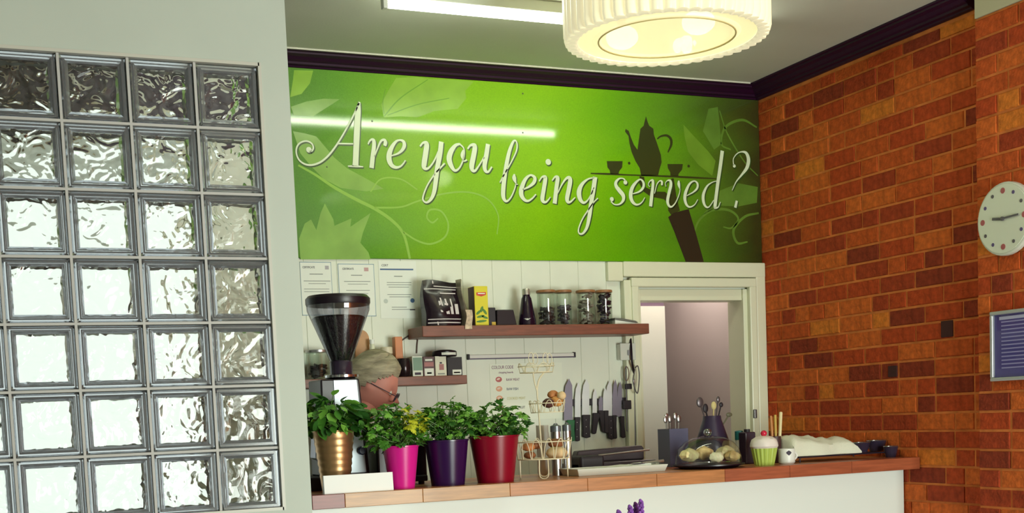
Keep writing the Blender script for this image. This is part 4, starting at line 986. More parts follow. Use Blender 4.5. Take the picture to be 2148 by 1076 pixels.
x0, x1 = PY(672, 850, gy - .07).x, PY(763, 850, gy - .07).x
bd = MB().prism([(x0, gy - .07, CT + .05), (x1 + .012, gy - .07, CT + .05), (x1 - .012, gy - .07, gz(796)), (x0 + .006, gy - .07, gz(796))], (0, .18, 0))
part('body', bd, black_gl, gd, bevel=.006)
px0, px1 = PY(702, 850, gy - .07).x, PY(750, 850, gy - .07).x
part('front_plate', MB().prism([(px0, gy - .074, CT + .06), (px1 + .02, gy - .074, CT + .06), (px1, gy - .074, gz(799)), (px0, gy - .074, gz(799))], (0, .004, 0)), mat('silver_plate', (190, 200, 206), rough=.35, metal=.25), gd)
kb = MB().lathe([(.016, 0), (.016, .016), (.012, .02)], n=16)
for v_ in kb.v: v_[:] = (px1 + .004 + v_.x, gy - .074 - v_.z, CT + .14 + v_.y)
part('knob', kb, mat('blue_black_knob', (40, 48, 80), rough=.3), gd)
part('foot', MB().box(PY(644, 1000, gy - .08).x, x1 + .03, gy - .09, gy + .13, CT, CT + .05), black_mt, gd, bevel=.005)
part('spout', MB().prism([(x0 - .03, gy - .075, CT + .12), (x0 + .012, gy - .075, CT + .10), (x0 + .012, gy - .075, CT + .19), (x0 - .022, gy - .075, CT + .20)], (0, .08, 0)), mat('dull_chrome', (150, 150, 164), rough=.3, metal=.8), gd, bevel=.004)

# --- plants in pots
def leaf_mesh(name, m_, L, Wd, lobes=0, curl=.25):
    bm = bmesh.new(); nseg = 6
    if not lobes:
        rows_ = []
        for k in range(nseg + 1):
            t = k / nseg; w_ = Wd * math.sin(math.pi * min(1, t * .93 + .04)) ** .8 * (1 - .25 * t) if 0 < k < nseg else Wd * .03
            z = -curl * L * t * t
            rows_.append([bm.verts.new((L * t, -w_, z + .10 * w_ * 1.2)), bm.verts.new((L * t, 0, z - .06 * L * math.sin(math.pi * t))), bm.verts.new((L * t, w_, z + .10 * w_ * 1.2))])
        for a, b_ in zip(rows_, rows_[1:]):
            for i in range(2): bm.faces.new((a[i], a[i + 1], b_[i + 1], b_[i]))
    else:   # frilly parsley leaf: three toothed lobes
        rn = random.Random(lobes)
        c0 = bm.verts.new((0, 0, 0))
        for ang, ln in ((-1.0, .75), (0.0, 1.0), (1.0, .75)):
            tip = []; K = 9
            for k in range(K):
                f_ = k / (K - 1); a = ang + (f_ - .5) * 1.05
                rr = L * ln * (.62 + .38 * math.sin(math.pi * f_)) * (1.0 if k % 2 else .78)
                tip.append(bm.verts.new((rr * math.cos(a), rr * math.sin(a), -curl * L * (rr / L) ** 2 + rn.uniform(-.07, .09) * L)))
            mid = bm.verts.new((L * ln * .45 * math.cos(ang), L * ln * .45 * math.sin(ang), .06 * L))
            for a, b_ in zip(tip, tip[1:]): bm.faces.new((mid, a, b_))
            bm.faces.new((c0, tip[0], mid)); bm.faces.new((c0, mid, tip[-1]))
    for f in bm.faces: f.smooth = True
    me = bpy.data.meshes.new(name); bm.to_mesh(me); bm.free(); me.materials.append(m_); return me
def leafm(n, c): return mat(n, c, rough=.45, var=.2, scale=25)
g_dark, g_mid, g_bright, g_lime = leafm('leaf_deep_green', (50, 100, 36)), leafm('leaf_green', (76, 134, 44)), leafm('leaf_bright_green', (118, 176, 66)), leafm('leaf_lime', (200, 206, 52))  # the bright green is one of the mixed leaf tones
BAS = {k: leaf_mesh('leaf', m_, 1, .36) for k, m_ in (('d', g_dark), ('m', g_mid), ('b', g_bright))}
PAR = {(k, s_): leaf_mesh('leaf', m_, 1, .5, lobes=s_, curl=.15) for k, m_ in (('d', g_dark), ('m', g_mid), ('b', g_bright), ('y', g_lime)) for s_ in (1, 2)}
soil_m = mat('potting_soil', (50, 34, 28), rough=.9, bump=.6, bscale=120); stem_m = mat('plant_stem', (84, 122, 48), rough=.5)
def potted(label, u, vtop, vbot, hwt, hwb, y, pm, kind, leaves, fol, seed, ribs=0, lsize=.03, mix='dmb', lime=None):
    c = PY(u, vtop, y); rt = rp(hwt, u, vtop, y); rb = rp(hwb, u, vbot, y); zt = c.z; H = zt - CT
    t = thing('potted_plant', label, 'plant', (c.x, y, CT), 'herb pots along the counter')
    N = 26; prof = []
    for k in range(N + 1):
        f_ = k / N; r = rb + (rt - rb) * f_
        if ribs: r += .0016 * math.sin(f_ * ribs * 2 * math.pi) if .25 < f_ < .95 else 0
        prof.append((r, H * f_))
    prof += [(rt + .003, H + .001), (rt + .003, H + .006), (rt - .002, H + .007), (rt - .006, H - .004), (rt - .012, H - .02)]
    part('pot', MB().lathe(prof, c=(c.x, y, CT), n=40, capt=False), pm, t)
    part('soil', MB().lathe([(rt - .011, H - .024), (rt - .011, H - .018), (.004, H - .010)], c=(c.x, y, CT), n=24), soil_m, t)
    rn = random.Random(seed)
    (u0, u1, v0, v1) = fol
    a = PY(u0, (v0 + v1) / 2, y).x; b_ = PY(u1, (v0 + v1) / 2, y).x; ztop = PY(u, v0, y).z; zlow = PY(u, v1, y).z
    fx, rx = (a + b_) / 2, (b_ - a) / 2; ry = rx * .8
    root = Vector((c.x, y, CT + H - .012)); stems = MB()
    for k in range(leaves):
        # points spread over and inside a domed mass above the rim
        th = rn.uniform(0, 2 * math.pi); q = math.sqrt(rn.random()); hgt = rn.random() ** .8
        dome = math.sqrt(max(0, 1 - (q * .92) ** 2))
        px = fx + rx * .88 * q * math.cos(th); py = y + ry * .85 * q * math.sin(th)
        pz = zlow + .012 + (ztop - zlow - .012) * (hgt * (.30 + .70 * dome))
        p = Vector((px, py, pz))
        if pz < zt + .01 and math.hypot(px - c.x, py - y) < rt + .005: pz = zt + .012 + rn.random() * .02; p.z = pz
        out = Vector((px - c.x, py - y, .03 + .4 * (pz - zlow))).normalized()
        yaw = math.atan2(out.y, out.x) + rn.gauss(0, .5); tilt = rn.uniform(-.9, .35) if q > .5 else rn.uniform(-.5, .8)
        M = Matrix.Translation(p) @ Matrix.Rotation(yaw, 4, 'Z') @ Matrix.Rotation(-tilt, 4, 'Y') @ Matrix.Rotation(rn.gauss(0, .45), 4, 'X') @ Matrix.Scale(lsize * rn.uniform(.7, 1.25), 4)
        g = rn.choice(mix) if hgt < .75 else rn.choice(mix[1:])
        if lime and (px - PY(lime[0], lime[1], y).x) ** 2 + (pz - PY(lime[0], lime[1], y).z) ** 2 < lime[2] ** 2: g = 'y' if rn.random() < .8 else 'b'
        me = BAS[g if g in BAS else 'b'] if kind == 'b' else PAR[(g, rn.choice((1, 2)))]
        put('leaf', me, t, M)
        if k % 3 == 0:
            sr = root + Vector((rn.uniform(-.5, .5) * rt, rn.uniform(-.5, .5) * rt, 0))
            stems.tube(crom([sr, (sr + p) / 2 + Vector((0, 0, .012)), p], 3), [.0016] * 7, n=5)
    part('stems', stems, stem_m, t)
    return t
gold = mat('gold_ribbed_metal', (178, 140, 98), rough=.34, metal=.8); pink = mat('hot_pink_enamel', (226, 30, 150), rough=.3); purple = mat('dark_purple_enamel', (48, 14, 70), rough=.25); red = mat('crimson_enamel', (142, 4, 38), rough=.3)
potted('leafy basil in a ribbed gold metal pot at the left end of the counter', 699, 906, 1000, 43, 29, .39, gold, 'b', 240, (622, 772, 828, 918), 11, ribs=9, lsize=.048, mix='ddmmb')
potted('curly herb in a hot pink pot beside the white card', 840, 938, 1026, 37.5, 26, .335, pink, 'p', 270, (760, 894, 842, 948), 12, lsize=.032, mix='dmmb', lime=(858, 878, .05))
potted('bright parsley in a dark purple pot between pink and red pots', 936, 926, 1018, 46, 35, .37, purple, 'p', 270, (880, 1004, 838, 930), 13, lsize=.031, mix='dmbb')
potted('sparse parsley in a large crimson red pot beside the wire stand', 1036, 917, 1014, 52, 38, .37, red, 'p', 200, (980, 1108, 846, 924), 14, lsize=.031, mix='ddmbb')
# --- white folded card
a = PY(678, 996, .268); b_ = PY(823, 992, .268); zt = (a.z + b_.z) / 2
cd_ = MB().prism([(a.x, .262, CT), (a.x, .266, zt), (a.x, .276, zt), (a.x, .286, CT)], (b_.x - a.x, 0, 0))
single('price_card', cd_, mat('bright_white_card', (250, 252, 250), rough=.5), 'blank white folded card in front of the gold pot', 'card', ((a.x + b_.x) / 2, .274, CT))
# --- black machine behind the pink and purple pots
a, b_ = PY(792, 970, .56).x, PY(896, 970, .56).x; zt = PY(830, 930, .56).z
cm = thing('coffee_machine', 'low black appliance behind the pink and purple pots', 'appliance', ((a + b_) / 2, .64, CT))
part('body', MB().box(a, b_, .56, .76, CT + .012, zt), black_gl, cm, bevel=.008)
part('drip_tray', MB().box(a + .01, b_ - .01, .53, .56, CT + .012, CT + .035), black_mt, cm, bevel=.004)
for xx in (a + .02, b_ - .02):
    for yy in (.58, .74): part('foot', MB().lathe([(.012, 0), (.012, .013)], c=(xx, yy, CT), n=12), black_mt, cm)
part('handle', MB().tube([(a + .06, .565, CT + .07), (a + .06, .50, CT + .065)], .010, n=10), black_mt, cm)

# --- cream wire cake stand with three tiers
wy = .43
wcx = PY(1140, 960, wy).x
cream_w = mat('cream_wire', (232, 222, 190), rough=.4)
def wz(v): return PY(1140, v, wy).z
def wr_(n): return rp(n, 1140, 900, wy)
ws = thing('wire_stand', 'three-tier cream wire cake stand with scrolled feet beside the red pot', 'stand', (wcx, wy, CT))
def circ(r, z, c=(wcx, wy), n=36): return [(c[0] + r * math.cos(2 * math.pi * i / n), c[1] + r * math.sin(2 * math.pi * i / n), z) for i in range(n)]
def basket(name, c, r, z0, z1, nloop, flare=1.12, wire=.0022):
    mb = MB(); mb.tube(circ(r, z0, c), wire, n=6, closed=True); mb.tube(circ(r * flare, z1, c), wire, n=6, closed=True); mb.tube(circ(r * .5, z0, c), wire * .8, n=6, closed=True)
    for k in range(nloop):   # looped petals round the side
        a0 = 2 * math.pi * k / nloop; dl = math.pi / nloop * .92
        pts = []
        for j in range(9):
            f_ = j / 8; a_ = a0 - dl + 2 * dl * f_; h_ = math.sin(math.pi * f_) ** .6
            rr = r + (r * flare - r) * h_; pts.append((c[0] + rr * math.cos(a_), c[1] + rr * math.sin(a_), z0 + (z1 + .012 - z0) * h_))
        mb.tube(pts, wire * .8, n=5)
    for k in range(8):
        a_ = math.pi * k / 8; mb.tube([(c[0] - r * math.cos(a_), c[1] - r * math.sin(a_), z0), (c[0] + r * math.cos(a_), c[1] + r * math.sin(a_), z0)], wire * .7, n=5)
    return part(name, mb, cream_w, ws)
r_bot = wr_(54); z_bot = wz(962)
basket('bottom_basket', (wcx, wy), r_bot, z_bot, wz(926), 14)
for k in range(4):
    a_ = math.pi / 4 + k * math.pi / 2 + .35; d = Vector((math.cos(a_), math.sin(a_), 0)); t_ = Vector((-d.y, d.x, 0)); o = Vector((wcx, wy, 0)) + d * r_bot * .92
    w_ = wr_(9)
    pts = [o + t_ * -w_ + Vector((0, 0, z_bot)), o + t_ * -w_ * 1.05 + Vector((0, 0, CT + .02)), o + t_ * -w_ * .6 + Vector((0, 0, CT + .005)), o + Vector((0, 0, CT + .0024)), o + t_ * w_ * .6 + Vector((0, 0, CT + .005)), o + t_ * w_ * 1.05 + Vector((0, 0, CT + .02)), o + t_ * w_ + Vector((0, 0, z_bot))]
    part('foot', MB().tube(crom(pts, 5), .0024, n=6), cream_w, ws)
mx_ = PY(1150, 860, wy).x; tx_ = PY(1122, 778, wy).x
post = crom([(wcx - .006, wy, z_bot), (wcx - .010, wy, wz(900)), (wcx - .014, wy, wz(850)), (wcx - .016, wy, wz(820)), (wcx - .006, wy, wz(796)), (wcx + .022, wy, wz(779))], 5)
part('post', MB().tube(post, .0034, n=8), cream_w, ws)
part('post', MB().tube(crom([(wcx - .016, wy, wz(822)), (wcx - .026, wy, wz(800)), (wcx - .030, wy, wz(780))], 5), .0030, n=8), cream_w, ws)
basket('middle_basket', (mx_ - .004, wy), wr_(34), wz(865), wz(846), 10, wire=.0018)
basket('top_basket', (tx_ + .006, wy), wr_(34), wz(781), wz(768), 8, wire=.0018)
lp = MB()
for du in (-20, -4, 12, 26):
    c_ = PY(1130 + du, 752, wy); pts = [(c_.x + .011 * math.cos(k * math.pi / 6), wy + .02 * math.sin(du), c_.z + .022 * math.sin(k * math.pi / 6)) for k in range(12)]; part('finial_loop', MB().tube(pts, .0016, n=5, closed=True), cream_w, ws)
# baked goods, each its own thing
crust = mat('golden_crust', (202, 132, 78), rough=.6, var=.3, scale=30); crust2 = mat('brown_crust', (150, 92, 56), rough=.6, var=.3, scale=30); pale = mat('pale_dough', (226, 196, 150), rough=.6, var=.15, scale=30); choc = mat('dark_bake', (88, 48, 44), rough=.6, var=.2, scale=40)
def bun(u, v, r, dy, m_, label, sq=.62, y0=wy, name='bread_roll', cat='bread', rough_=.05):
    c = PY(u, v, y0 + dy); R_ = rp(r, u, v, y0 + dy); rn = random.Random(int(u * 7 + v))
    p1, p2 = rn.uniform(0, 6), rn.uniform(0, 6)
    mb = MB().ball((c.x, c.y, c.z), (R_, R_ * .9, R_ * sq), 18, 12, fn=lambda d: 1 + rough_ * math.sin(4 * d.x + p1) * math.cos(5 * d.y + p2) + rough_ * .5 * math.sin(9 * d.z + 7 * d.x + p2) - (.18 * max(0, -d.z - .55)))
    return single(name, mb, m_, label, cat, (c.x, c.y, c.z - R_ * sq * .82))
bun(1108, 938, 15, -.02, crust, 'golden roll at the left of the bottom wire basket')
bun(1124, 934, 14, .04, crust2, 'browner roll tucked behind in the bottom wire basket')
bun(1112, 955, 13, .02, crust2, 'small brown roll low in the bottom wire basket')
bun(1168, 950, 24, -.01, pale, 'large pale bun at the right of the bottom wire basket', .55)
bun(1166, 930, 17, .05, crust2, 'darker bun behind the pale one in the wire basket')
bun(1150, 846, 13, 0, choc, 'dark biscuit at the left of the middle tier', .8, name='biscuit', cat='biscuit')
bun(1168, 842, 14, .01, mat('orange_bake', (222, 158, 88), rough=.6, var=.2, scale=30), 'orange biscuit in the centre of the middle tier', .85, name='biscuit', cat='biscuit')
bun(1160, 828, 12, .03, crust, 'golden biscuit on top of the middle tier pile', .8, name='biscuit', cat='biscuit')
bun(1178, 830, 10, -.01, pale, 'pale biscuit at the right edge of the middle tier', .9, name='biscuit', cat='biscuit')
# --- things behind the stand
def mug(u, v0, hw, y, label, m_, motif=None):
    c = PY(u, v0, y); r = rp(hw, u, v0, y); H = c.z - CT
    t = thing('mug', label, 'mug', (c.x, y, CT))
    part('cup', MB().lathe([(r * .85, 0), (r, .006), (r, H), (r * .92, H), (r * .9, H * .4), (r * .2, .012)], c=(c.x, y, CT), capt=False), m_, t)
    a_ = 0.2
    part('handle', MB().tube([(c.x + r * .95 + r * .55 * math.sin(k * math.pi / 8), y + .0, CT + H * (.82 - .62 * k / 8)) for k in range(9)], .0045, n=8), m_, t)
    if motif:
        mb = MB(); vs = []
        for k in range(5):
            an = -math.pi / 2 - .35 + (k - 2) * .16
            for zz in (.55 + .08 * abs(k - 2), .9 - .06 * abs(k - 2)): vs.append((c.x + r * 1.02 * math.cos(an), y + r * 1.02 * math.sin(an), CT + H * zz))
        mb.add(vs, [(2 * i, 2 * i + 2, 2 * i + 3, 2 * i + 1) for i in range(4)]); part('motif', mb, motif, t)
    return t
mug(1137, 892, 13, .70, 'tall white mug standing behind the wire stand', white_pl)
for u, hw, v0, lb_ in ((1165, 11, 888, 'steel canister behind the wire stand, next to the tall white mug'), (1188, 9, 886, 'slimmer steel canister behind the wire stand, below the green-handled knife')):
    c = PY(u, v0, .57); r = rp(hw, u, v0, .57); H = c.z - CT
    t = thing('canister', lb_, 'canister', (c.x, .57, CT)); part('body', MB().lathe([(r, 0), (r, H * .84)], c=(c.x, .57, CT)), steel, t); part('lid', MB().lathe([(r * 1.04, H * .84), (r * 1.04, H * .95), (r * .5, H * .97), (r * .3, H)], c=(c.x, .57, CT)), mat('grey_lid', (120, 124, 130), rough=.35, metal=.5), t)
# --- dark grill with white tray
yq = .60
a, b_ = PY(1214, 970, yq).x, PY(1376, 950, yq).x; zt = PY(1300, 938, yq).z
gl_ = thing('grill', 'low dark metal grill with a long raised back bar on the counter', 'appliance', ((a + b_) / 2, yq + .06, CT))
part('base', MB().box(a, b_, yq, yq + .16, CT + .008, CT + .040), mat('gunmetal', (70, 62, 70), rough=.35, metal=.3), gl_, bevel=.004)
part('back_bar', MB().prism([(a + .03, yq + .10, CT + .04), (a + .05, yq + .10, zt - .010), (b_ - .01, yq + .10, zt), (b_, yq + .10, zt - .012), (b_, yq + .10, CT + .04)], (0, .05, 0)), mat('dark_gunmetal', (58, 46, 52), rough=.4, metal=.2), gl_, bevel=.005)
part('side_housing', MB().box(a, a + .11, yq - .02, yq + .10, CT + .008, zt - .028), black_mt, gl_, bevel=.012, seg=3)
part('cover', MB().tube([(a + .10, yq + .02, zt - .03), (b_ - .02, yq + .02, zt - .018)], .004, n=8), steel, gl_)
for xx in (a + .02, b_ - .02):
    for yy in (yq + .02, yq + .14): part('foot', MB().lathe([(.010, 0), (.010, .009)], c=(xx, yy, CT), n=10), black_mt, gl_)
yt = .47
a, b_ = PY(1208, 985, yt - .07).x, PY(1398, 975, yt - .07).x
tr = thing('serving_tray', 'white rectangular tray in front of the dark grill', 'tray', ((a + b_) / 2, yt, CT))
mb = MB(); i_ = .012; y0_, y1_ = yt - .085, yt + .08
mb.add([(a + .01, y0_ + .01, CT), (b_ - .01, y0_ + .01, CT), (b_ - .01, y1_ - .01, CT), (a + .01, y1_ - .01, CT), (a, y0_, CT + .028), (b_, y0_, CT + .028), (b_, y1_, CT + .028), (a, y1_, CT + .028),
        (a + .008, y0_ + .008, CT + .028), (b_ - .008, y0_ + .008, CT + .028), (b_ - .008, y1_ - .008, CT + .028), (a + .008, y1_ - .008, CT + .028), (a + .016, y0_ + .016, CT + .006), (b_ - .016, y0_ + .016, CT + .006), (b_ - .016, y1_ - .016, CT + .006), (a + .016, y1_ - .016, CT + .006)],
       [(3, 2, 1, 0)] + [(i, (i + 1) % 4, (i + 1) % 4 + 4, i + 4) for i in range(4)] + [(4 + i, 4 + (i + 1) % 4, 8 + (i + 1) % 4, 8 + i) for i in range(4)] + [(8 + i, 8 + (i + 1) % 4, 12 + (i + 1) % 4, 12 + i) for i in range(4)] + [(12, 13, 14, 15)])
part('dish', mb, mat('glazed_white', (226, 230, 220), rough=.25), tr, bevel=.002)
def napkin(x0, x1, z, lab, seed):
    rn = random.Random(seed); mb = MB(); nx, ny = 8, 4
    vs = [(x0 + (x1 - x0) * i / nx, yt - .05 + .09 * j / ny + rn.uniform(-.003, .003), z + .012 * i / nx + rn.uniform(0, .005)) for j in range(ny + 1) for i in range(nx + 1)]
    n_ = len(vs); vs += [(p[0], p[1], p[2] - .006) for p in vs]
    q_ = [(j * (nx + 1) + i, j * (nx + 1) + i + 1, (j + 1) * (nx + 1) + i + 1, (j + 1) * (nx + 1) + i) for j in range(ny) for i in range(nx)]
    mb.add(vs, q_ + [tuple(n_ + k for k in f[::-1]) for f in q_]); 
    rim = [i for i in range(nx + 1)] + [(j + 1) * (nx + 1) - 1 for j in range(1, ny + 1)] + [ny * (nx + 1) + i for i in range(nx - 1, -1, -1)] + [j * (nx + 1) for j in range(ny - 1, 0, -1)]
    mb.f += [[rim[k], rim[(k + 1) % len(rim)], rim[(k + 1) % len(rim)] + n_, rim[k] + n_] for k in range(len(rim))]; mb.sm += [False] * len(rim)
    single('napkin', mb, paper, lab, 'napkin', ((x0 + x1) / 2, yt, z))
napkin(a + .10, b_ - .06, CT + .020, 'folded white napkin lying in the white tray', 5)
# servers resting on the tray rim
fk = MB(); p0 = PY(1352, 975, yt - .03); p1 = PY(1408, 974, yt - .03); p2 = PY(1372, 968, yt - .03)
sp = thing('cake_server', 'dark steel cake server at the right end of the white tray', 'utensil', (b_, yt - .03, CT + .03))
part('handle', MB().tube([(b_ - .09, yt - .03, CT + .036), (b_ + .01, yt - .03, CT + .040)], [.004, .006], n=8), steel, sp)
part('blade', MB().prism([(b_ - .09, yt - .055, CT + .034), (b_ - .09, yt - .005, CT + .034), (b_ - .15, yt - .03, CT + .034)], (0, 0, .002)), mat('dark_blade', (60, 50, 60), rough=.3, metal=.6), sp)

# --- cake dome
dy_ = .43
dcx = PY(1486, 960, dy_).x; rb_ = rp(74, 1486, 975, dy_)
cdm = thing('cake_dome', 'clear glass cake dome with round knob over a black stand', 'cake stand', (dcx, dy_, CT))
part('base_plate', MB().lathe([(rb_ * .8, 0), (rb_ * .86, .006), (rb_ * 1.02, .012), (rb_ * 1.02, .017), (rb_ * .9, .016), (rb_ * .2, .014)], c=(dcx, dy_, CT), n=40), black_gl, cdm)
zk = PY(1482, 914, dy_).z; Hd = zk - CT
part('dome', MB().lathe([(rb_ * .93, .017), (rb_ * .95, .02), (rb_ * .93, Hd * .34), (rb_ * .86, Hd * .60), (rb_ * .70, Hd * .80), (rb_ * .46, Hd * .93), (rb_ * .16, Hd)], c=(dcx, dy_, CT), n=40, capb=False), thin_glass('dome_glass', (246, 248, 250), .16), cdm)
part('knob', MB().ball((dcx, dy_, CT + Hd + .014), (.018, .018, .015)), thin_glass('knob_glass', (220, 226, 226), .6), cdm)
for k, (u, v, r, dd, lab) in enumerate(((1447, 955, 20, -.02, 'cream-coloured scone at the left under the glass dome'), (1476, 951, 20, .03, 'taller scone with dark fruit beside the left one under the dome'), (1503, 959, 16, -.06, 'small front scone in the middle under the glass dome'), (1522, 950, 20, .03, 'scone right of the middle under the glass dome'), (1537, 957, 16, -.02, 'rightmost scone under the glass dome'))):
    bun(u, v, r, dd, mat('scone_%d' % (k % 3), ((255, 226, 166), (246, 204, 136), (255, 234, 186))[k % 3], rough=.7, var=.25, scale=45), lab, .72, y0=dy_, name='scone', cat='scone', rough_=.11)
# --- behind the dome: cutlery caddy, dark jug with tools, bottle
yk = .68
x0, x1 = BX(1405, 1444, 930, yk); zt = PY(1424, 899, yk).z
cc = thing('cutlery_caddy', 'blue-grey cutlery caddy behind the glass dome', 'caddy', ((x0 + x1) / 2, yk + .05, CT))
cdm_m = mat('blue_grey_plastic', (92, 92, 122), rough=.45)
part('wall', MB().box(x0, x1, yk, yk + .004, CT, zt), cdm_m, cc); part('wall', MB().box(x0, x1, yk + .096, yk + .10, CT, zt), cdm_m, cc)
part('wall', MB().box(x0, x0 + .004, yk + .004, yk + .096, CT, zt), cdm_m, cc); part('wall', MB().box(x1 - .004, x1, yk + .004, yk + .096, CT, zt), cdm_m, cc); part('bottom', MB().box(x0 + .004, x1 - .004, yk + .004, yk + .096, CT, CT + .004), cdm_m, cc)
def spoon(x, y, z0, ln, lean, m_, lab, name='spoon', bowl=(.011, .004, .016), cat='cutlery', rod=.0024):
    d = Vector((lean[0], lean[1], 1)).normalized(); p0 = Vector((x, y, z0)); p1 = p0 + d * ln
    t = thing(name, lab, cat, p0)
    part('handle', MB().tube([p0, p1], rod, n=6), m_, t); part('head', MB().ball(p1 + d * bowl[2] * .8, bowl, 12, 8), m_, t)
ords = ('leftmost', 'second', 'third', 'fourth', 'rightmost')
for k in range(5):
    spoon(x0 + .012 + .0125 * k, yk + .03 + .012 * (k % 3), CT + .006, PY(1424, 885 - 6 * (k % 2), yk).z - CT - .006, ((k - 2) * .03, .05 * (k % 2)), steel, ords[k] + ' steel spoon standing in the blue-grey cutlery caddy')
jx = PY(1494, 905, .66).x; jr = rp(36, 1494, 900, .66); jz = PY(1494, 872, .66).z - CT
jg = thing('utensil_jug', 'dark tapering utensil jug behind the cake dome', 'jug', (jx, .66, CT))
part('body', MB().lathe([(jr * 1.0, 0), (jr * 1.05, .01), (jr * .95, jz * .5), (jr * .55, jz * .92), (jr * .52, jz), (jr * .46, jz), (jr * .48, jz * .9), (jr * .3, jz * .4)], c=(jx, .66, CT), n=32, capt=False), mat('dark_violet_glaze', (52, 42, 66), rough=.3), jg)
dst = mat('dark_tool_steel', (104, 96, 100), rough=.35, metal=.6)
for u, v, m_, bowl, lab in ((1470, 850, dst, (.018, .006, .022), 'round-headed dark ladle leaning left in the utensil jug'), (1481, 862, black_mt, (.014, .005, .020), 'black spatula in the utensil jug beside the ladle'), (1497, 856, mat('pale_wood_tool', (206, 190, 130), rough=.6), (.013, .006, .018), 'pale wooden spoon standing in the utensil jug'),
                            (1506, 842, dst, (.009, .005, .014), 'slim dark tool rising highest from the utensil jug'), (1512, 852, black_mt, (.010, .005, .011), 'small black-headed tool in the utensil jug'), (1528, 872, mat('olive_tool', (96, 92, 70), rough=.5), (.016, .005, .010), 'olive-grey tool leaning right out of the utensil jug')):
    p1 = PY(u, v, .66); p0 = Vector((jx + (p1.x - jx) * .12, .66, CT + jz * .55)); d = p1 - p0
    t = thing('utensil', lab, 'utensil', p0); part('handle', MB().tube([p0, p1], .0032, n=7), m_, t)
    part('head', MB().ball(p1 + d.normalized() * bowl[2] * .6, bowl, 12, 8), m_, t)
bxx = PY(1568, 950, .56); r = rp(13, 1568, 940, .56); H = PY(1568, 906, .56).z - CT
bo = thing('dark_bottle', 'dark square bottle with a teal cap between dome and cupcake jar', 'bottle', (bxx.x, .56, CT))
part('body', MB().box(bxx.x - r, bxx.x + r, .56 - r, .56 + r, CT, CT + H), mat('dark_violet_plastic', (58, 44, 60), rough=.35), bo, bevel=.006, seg=3)
part('neck', MB().lathe([(r * .5, H), (r * .5, H + .012)], c=(bxx.x, .56, CT), n=16), black_mt, bo)
vessel('beaker', 1551, 903, 985, 8, .60, CT, [(.8, 0), (1, .03), (1, .72)], white_pl, 'slim white beaker with teal lid beside the dark bottle', 'beaker', ('lid', [(1.1, .72), (1.1, .98), (.8, 1)], mat('teal_plastic', (34, 110, 110), rough=.4)))
# --- cupcake jar
ky = .36; kx = PY(1603, 950, ky).x; kr = rp(28, 1603, 945, ky); kz = PY(1603, 940, ky).z - CT; kt = PY(1603, 914, ky).z - CT
cj = thing('cupcake_jar', 'green cupcake-shaped jar with white icing lid and red cherry', 'jar', (kx, ky, CT))
mb = MB(); n = 72; vs = []; fs = []
for k, (r, z) in enumerate(((kr * .70, 0), (kr * .72, .003), (kr * .97, kz))):
    for i in range(n):
        a_ = 2 * math.pi * i / n; rr = r * (1 + (.022 if i % 4 < 2 else -.022)); vs.append((kx + rr * math.cos(a_), ky + rr * math.sin(a_), CT + z))
for k in range(2):
    for i in range(n): fs.append((k * n + i, k * n + (i + 1) % n, (k + 1) * n + (i + 1) % n, (k + 1) * n + i))
fs.append(tuple(range(n - 1, -1, -1))); fs.append(tuple(2 * n + i for i in range(n))); mb.add(vs, fs)
part('cup', mb, mat('lime_glaze', (178, 200, 92), rough=.3), cj)
part('icing_lid', MB().lathe([(kr * .95, kz), (kr * 1.06, kz + .008), (kr * 1.04, kz + .022), (kr * .92, kz + (kt - kz) * .72), (kr * .6, kt * .97), (kr * .2, kt)], c=(kx, ky, CT), n=36, wob=lambda a_, k: .02 * math.sin(6 * a_ + k)), mat('icing_white', (236, 226, 218), rough=.35), cj)
part('cherry', MB().ball((kx, ky, CT + kt + .010), (.0135, .0135, .0125)), mat('cherry_red', (206, 36, 66), rough=.25), cj)
# --- pot with wooden sticks
vessel('stick_pot', 1626, 915, 985, 13, .50, CT, [(.8, 0), (1, .04), (1, 1), (.9, 1), (.85, .2)], mat('dark_clay', (70, 34, 36), rough=.5), 'small dark clay pot half hidden behind the cupcake jar', 'pot')
spx = PY(1626, 950, .50)
for u0, u1, v1, r, m_, lab in ((1618, 1617, 872, .006, mat('tan_stick', (196, 132, 80), rough=.5), 'tan wooden spoon handle in the clay pot'), (1624, 1626, 870, .006, mat('mustard_stick', (200, 168, 84), rough=.5), 'mustard wooden spoon handle in the clay pot'), (1630, 1638, 864, .0075, mat('cream_stick', (230, 216, 170), rough=.5), 'thick cream rolling stick leaning right in the clay pot')):
    p0 = PY(u0 + 4, 950, .50); p1 = PY(u1, v1, .50)
    mb = MB().tube([p0, p1 * .98 + p0 * .02, p1], [r * .9, r, r * .7], n=10); single('wooden_stick', mb, m_, lab, 'utensil', p0)
mug(1650, 941, 17, .37, 'small white mug with a dark motif right of the cupcake jar', white_pl, dark_ink)
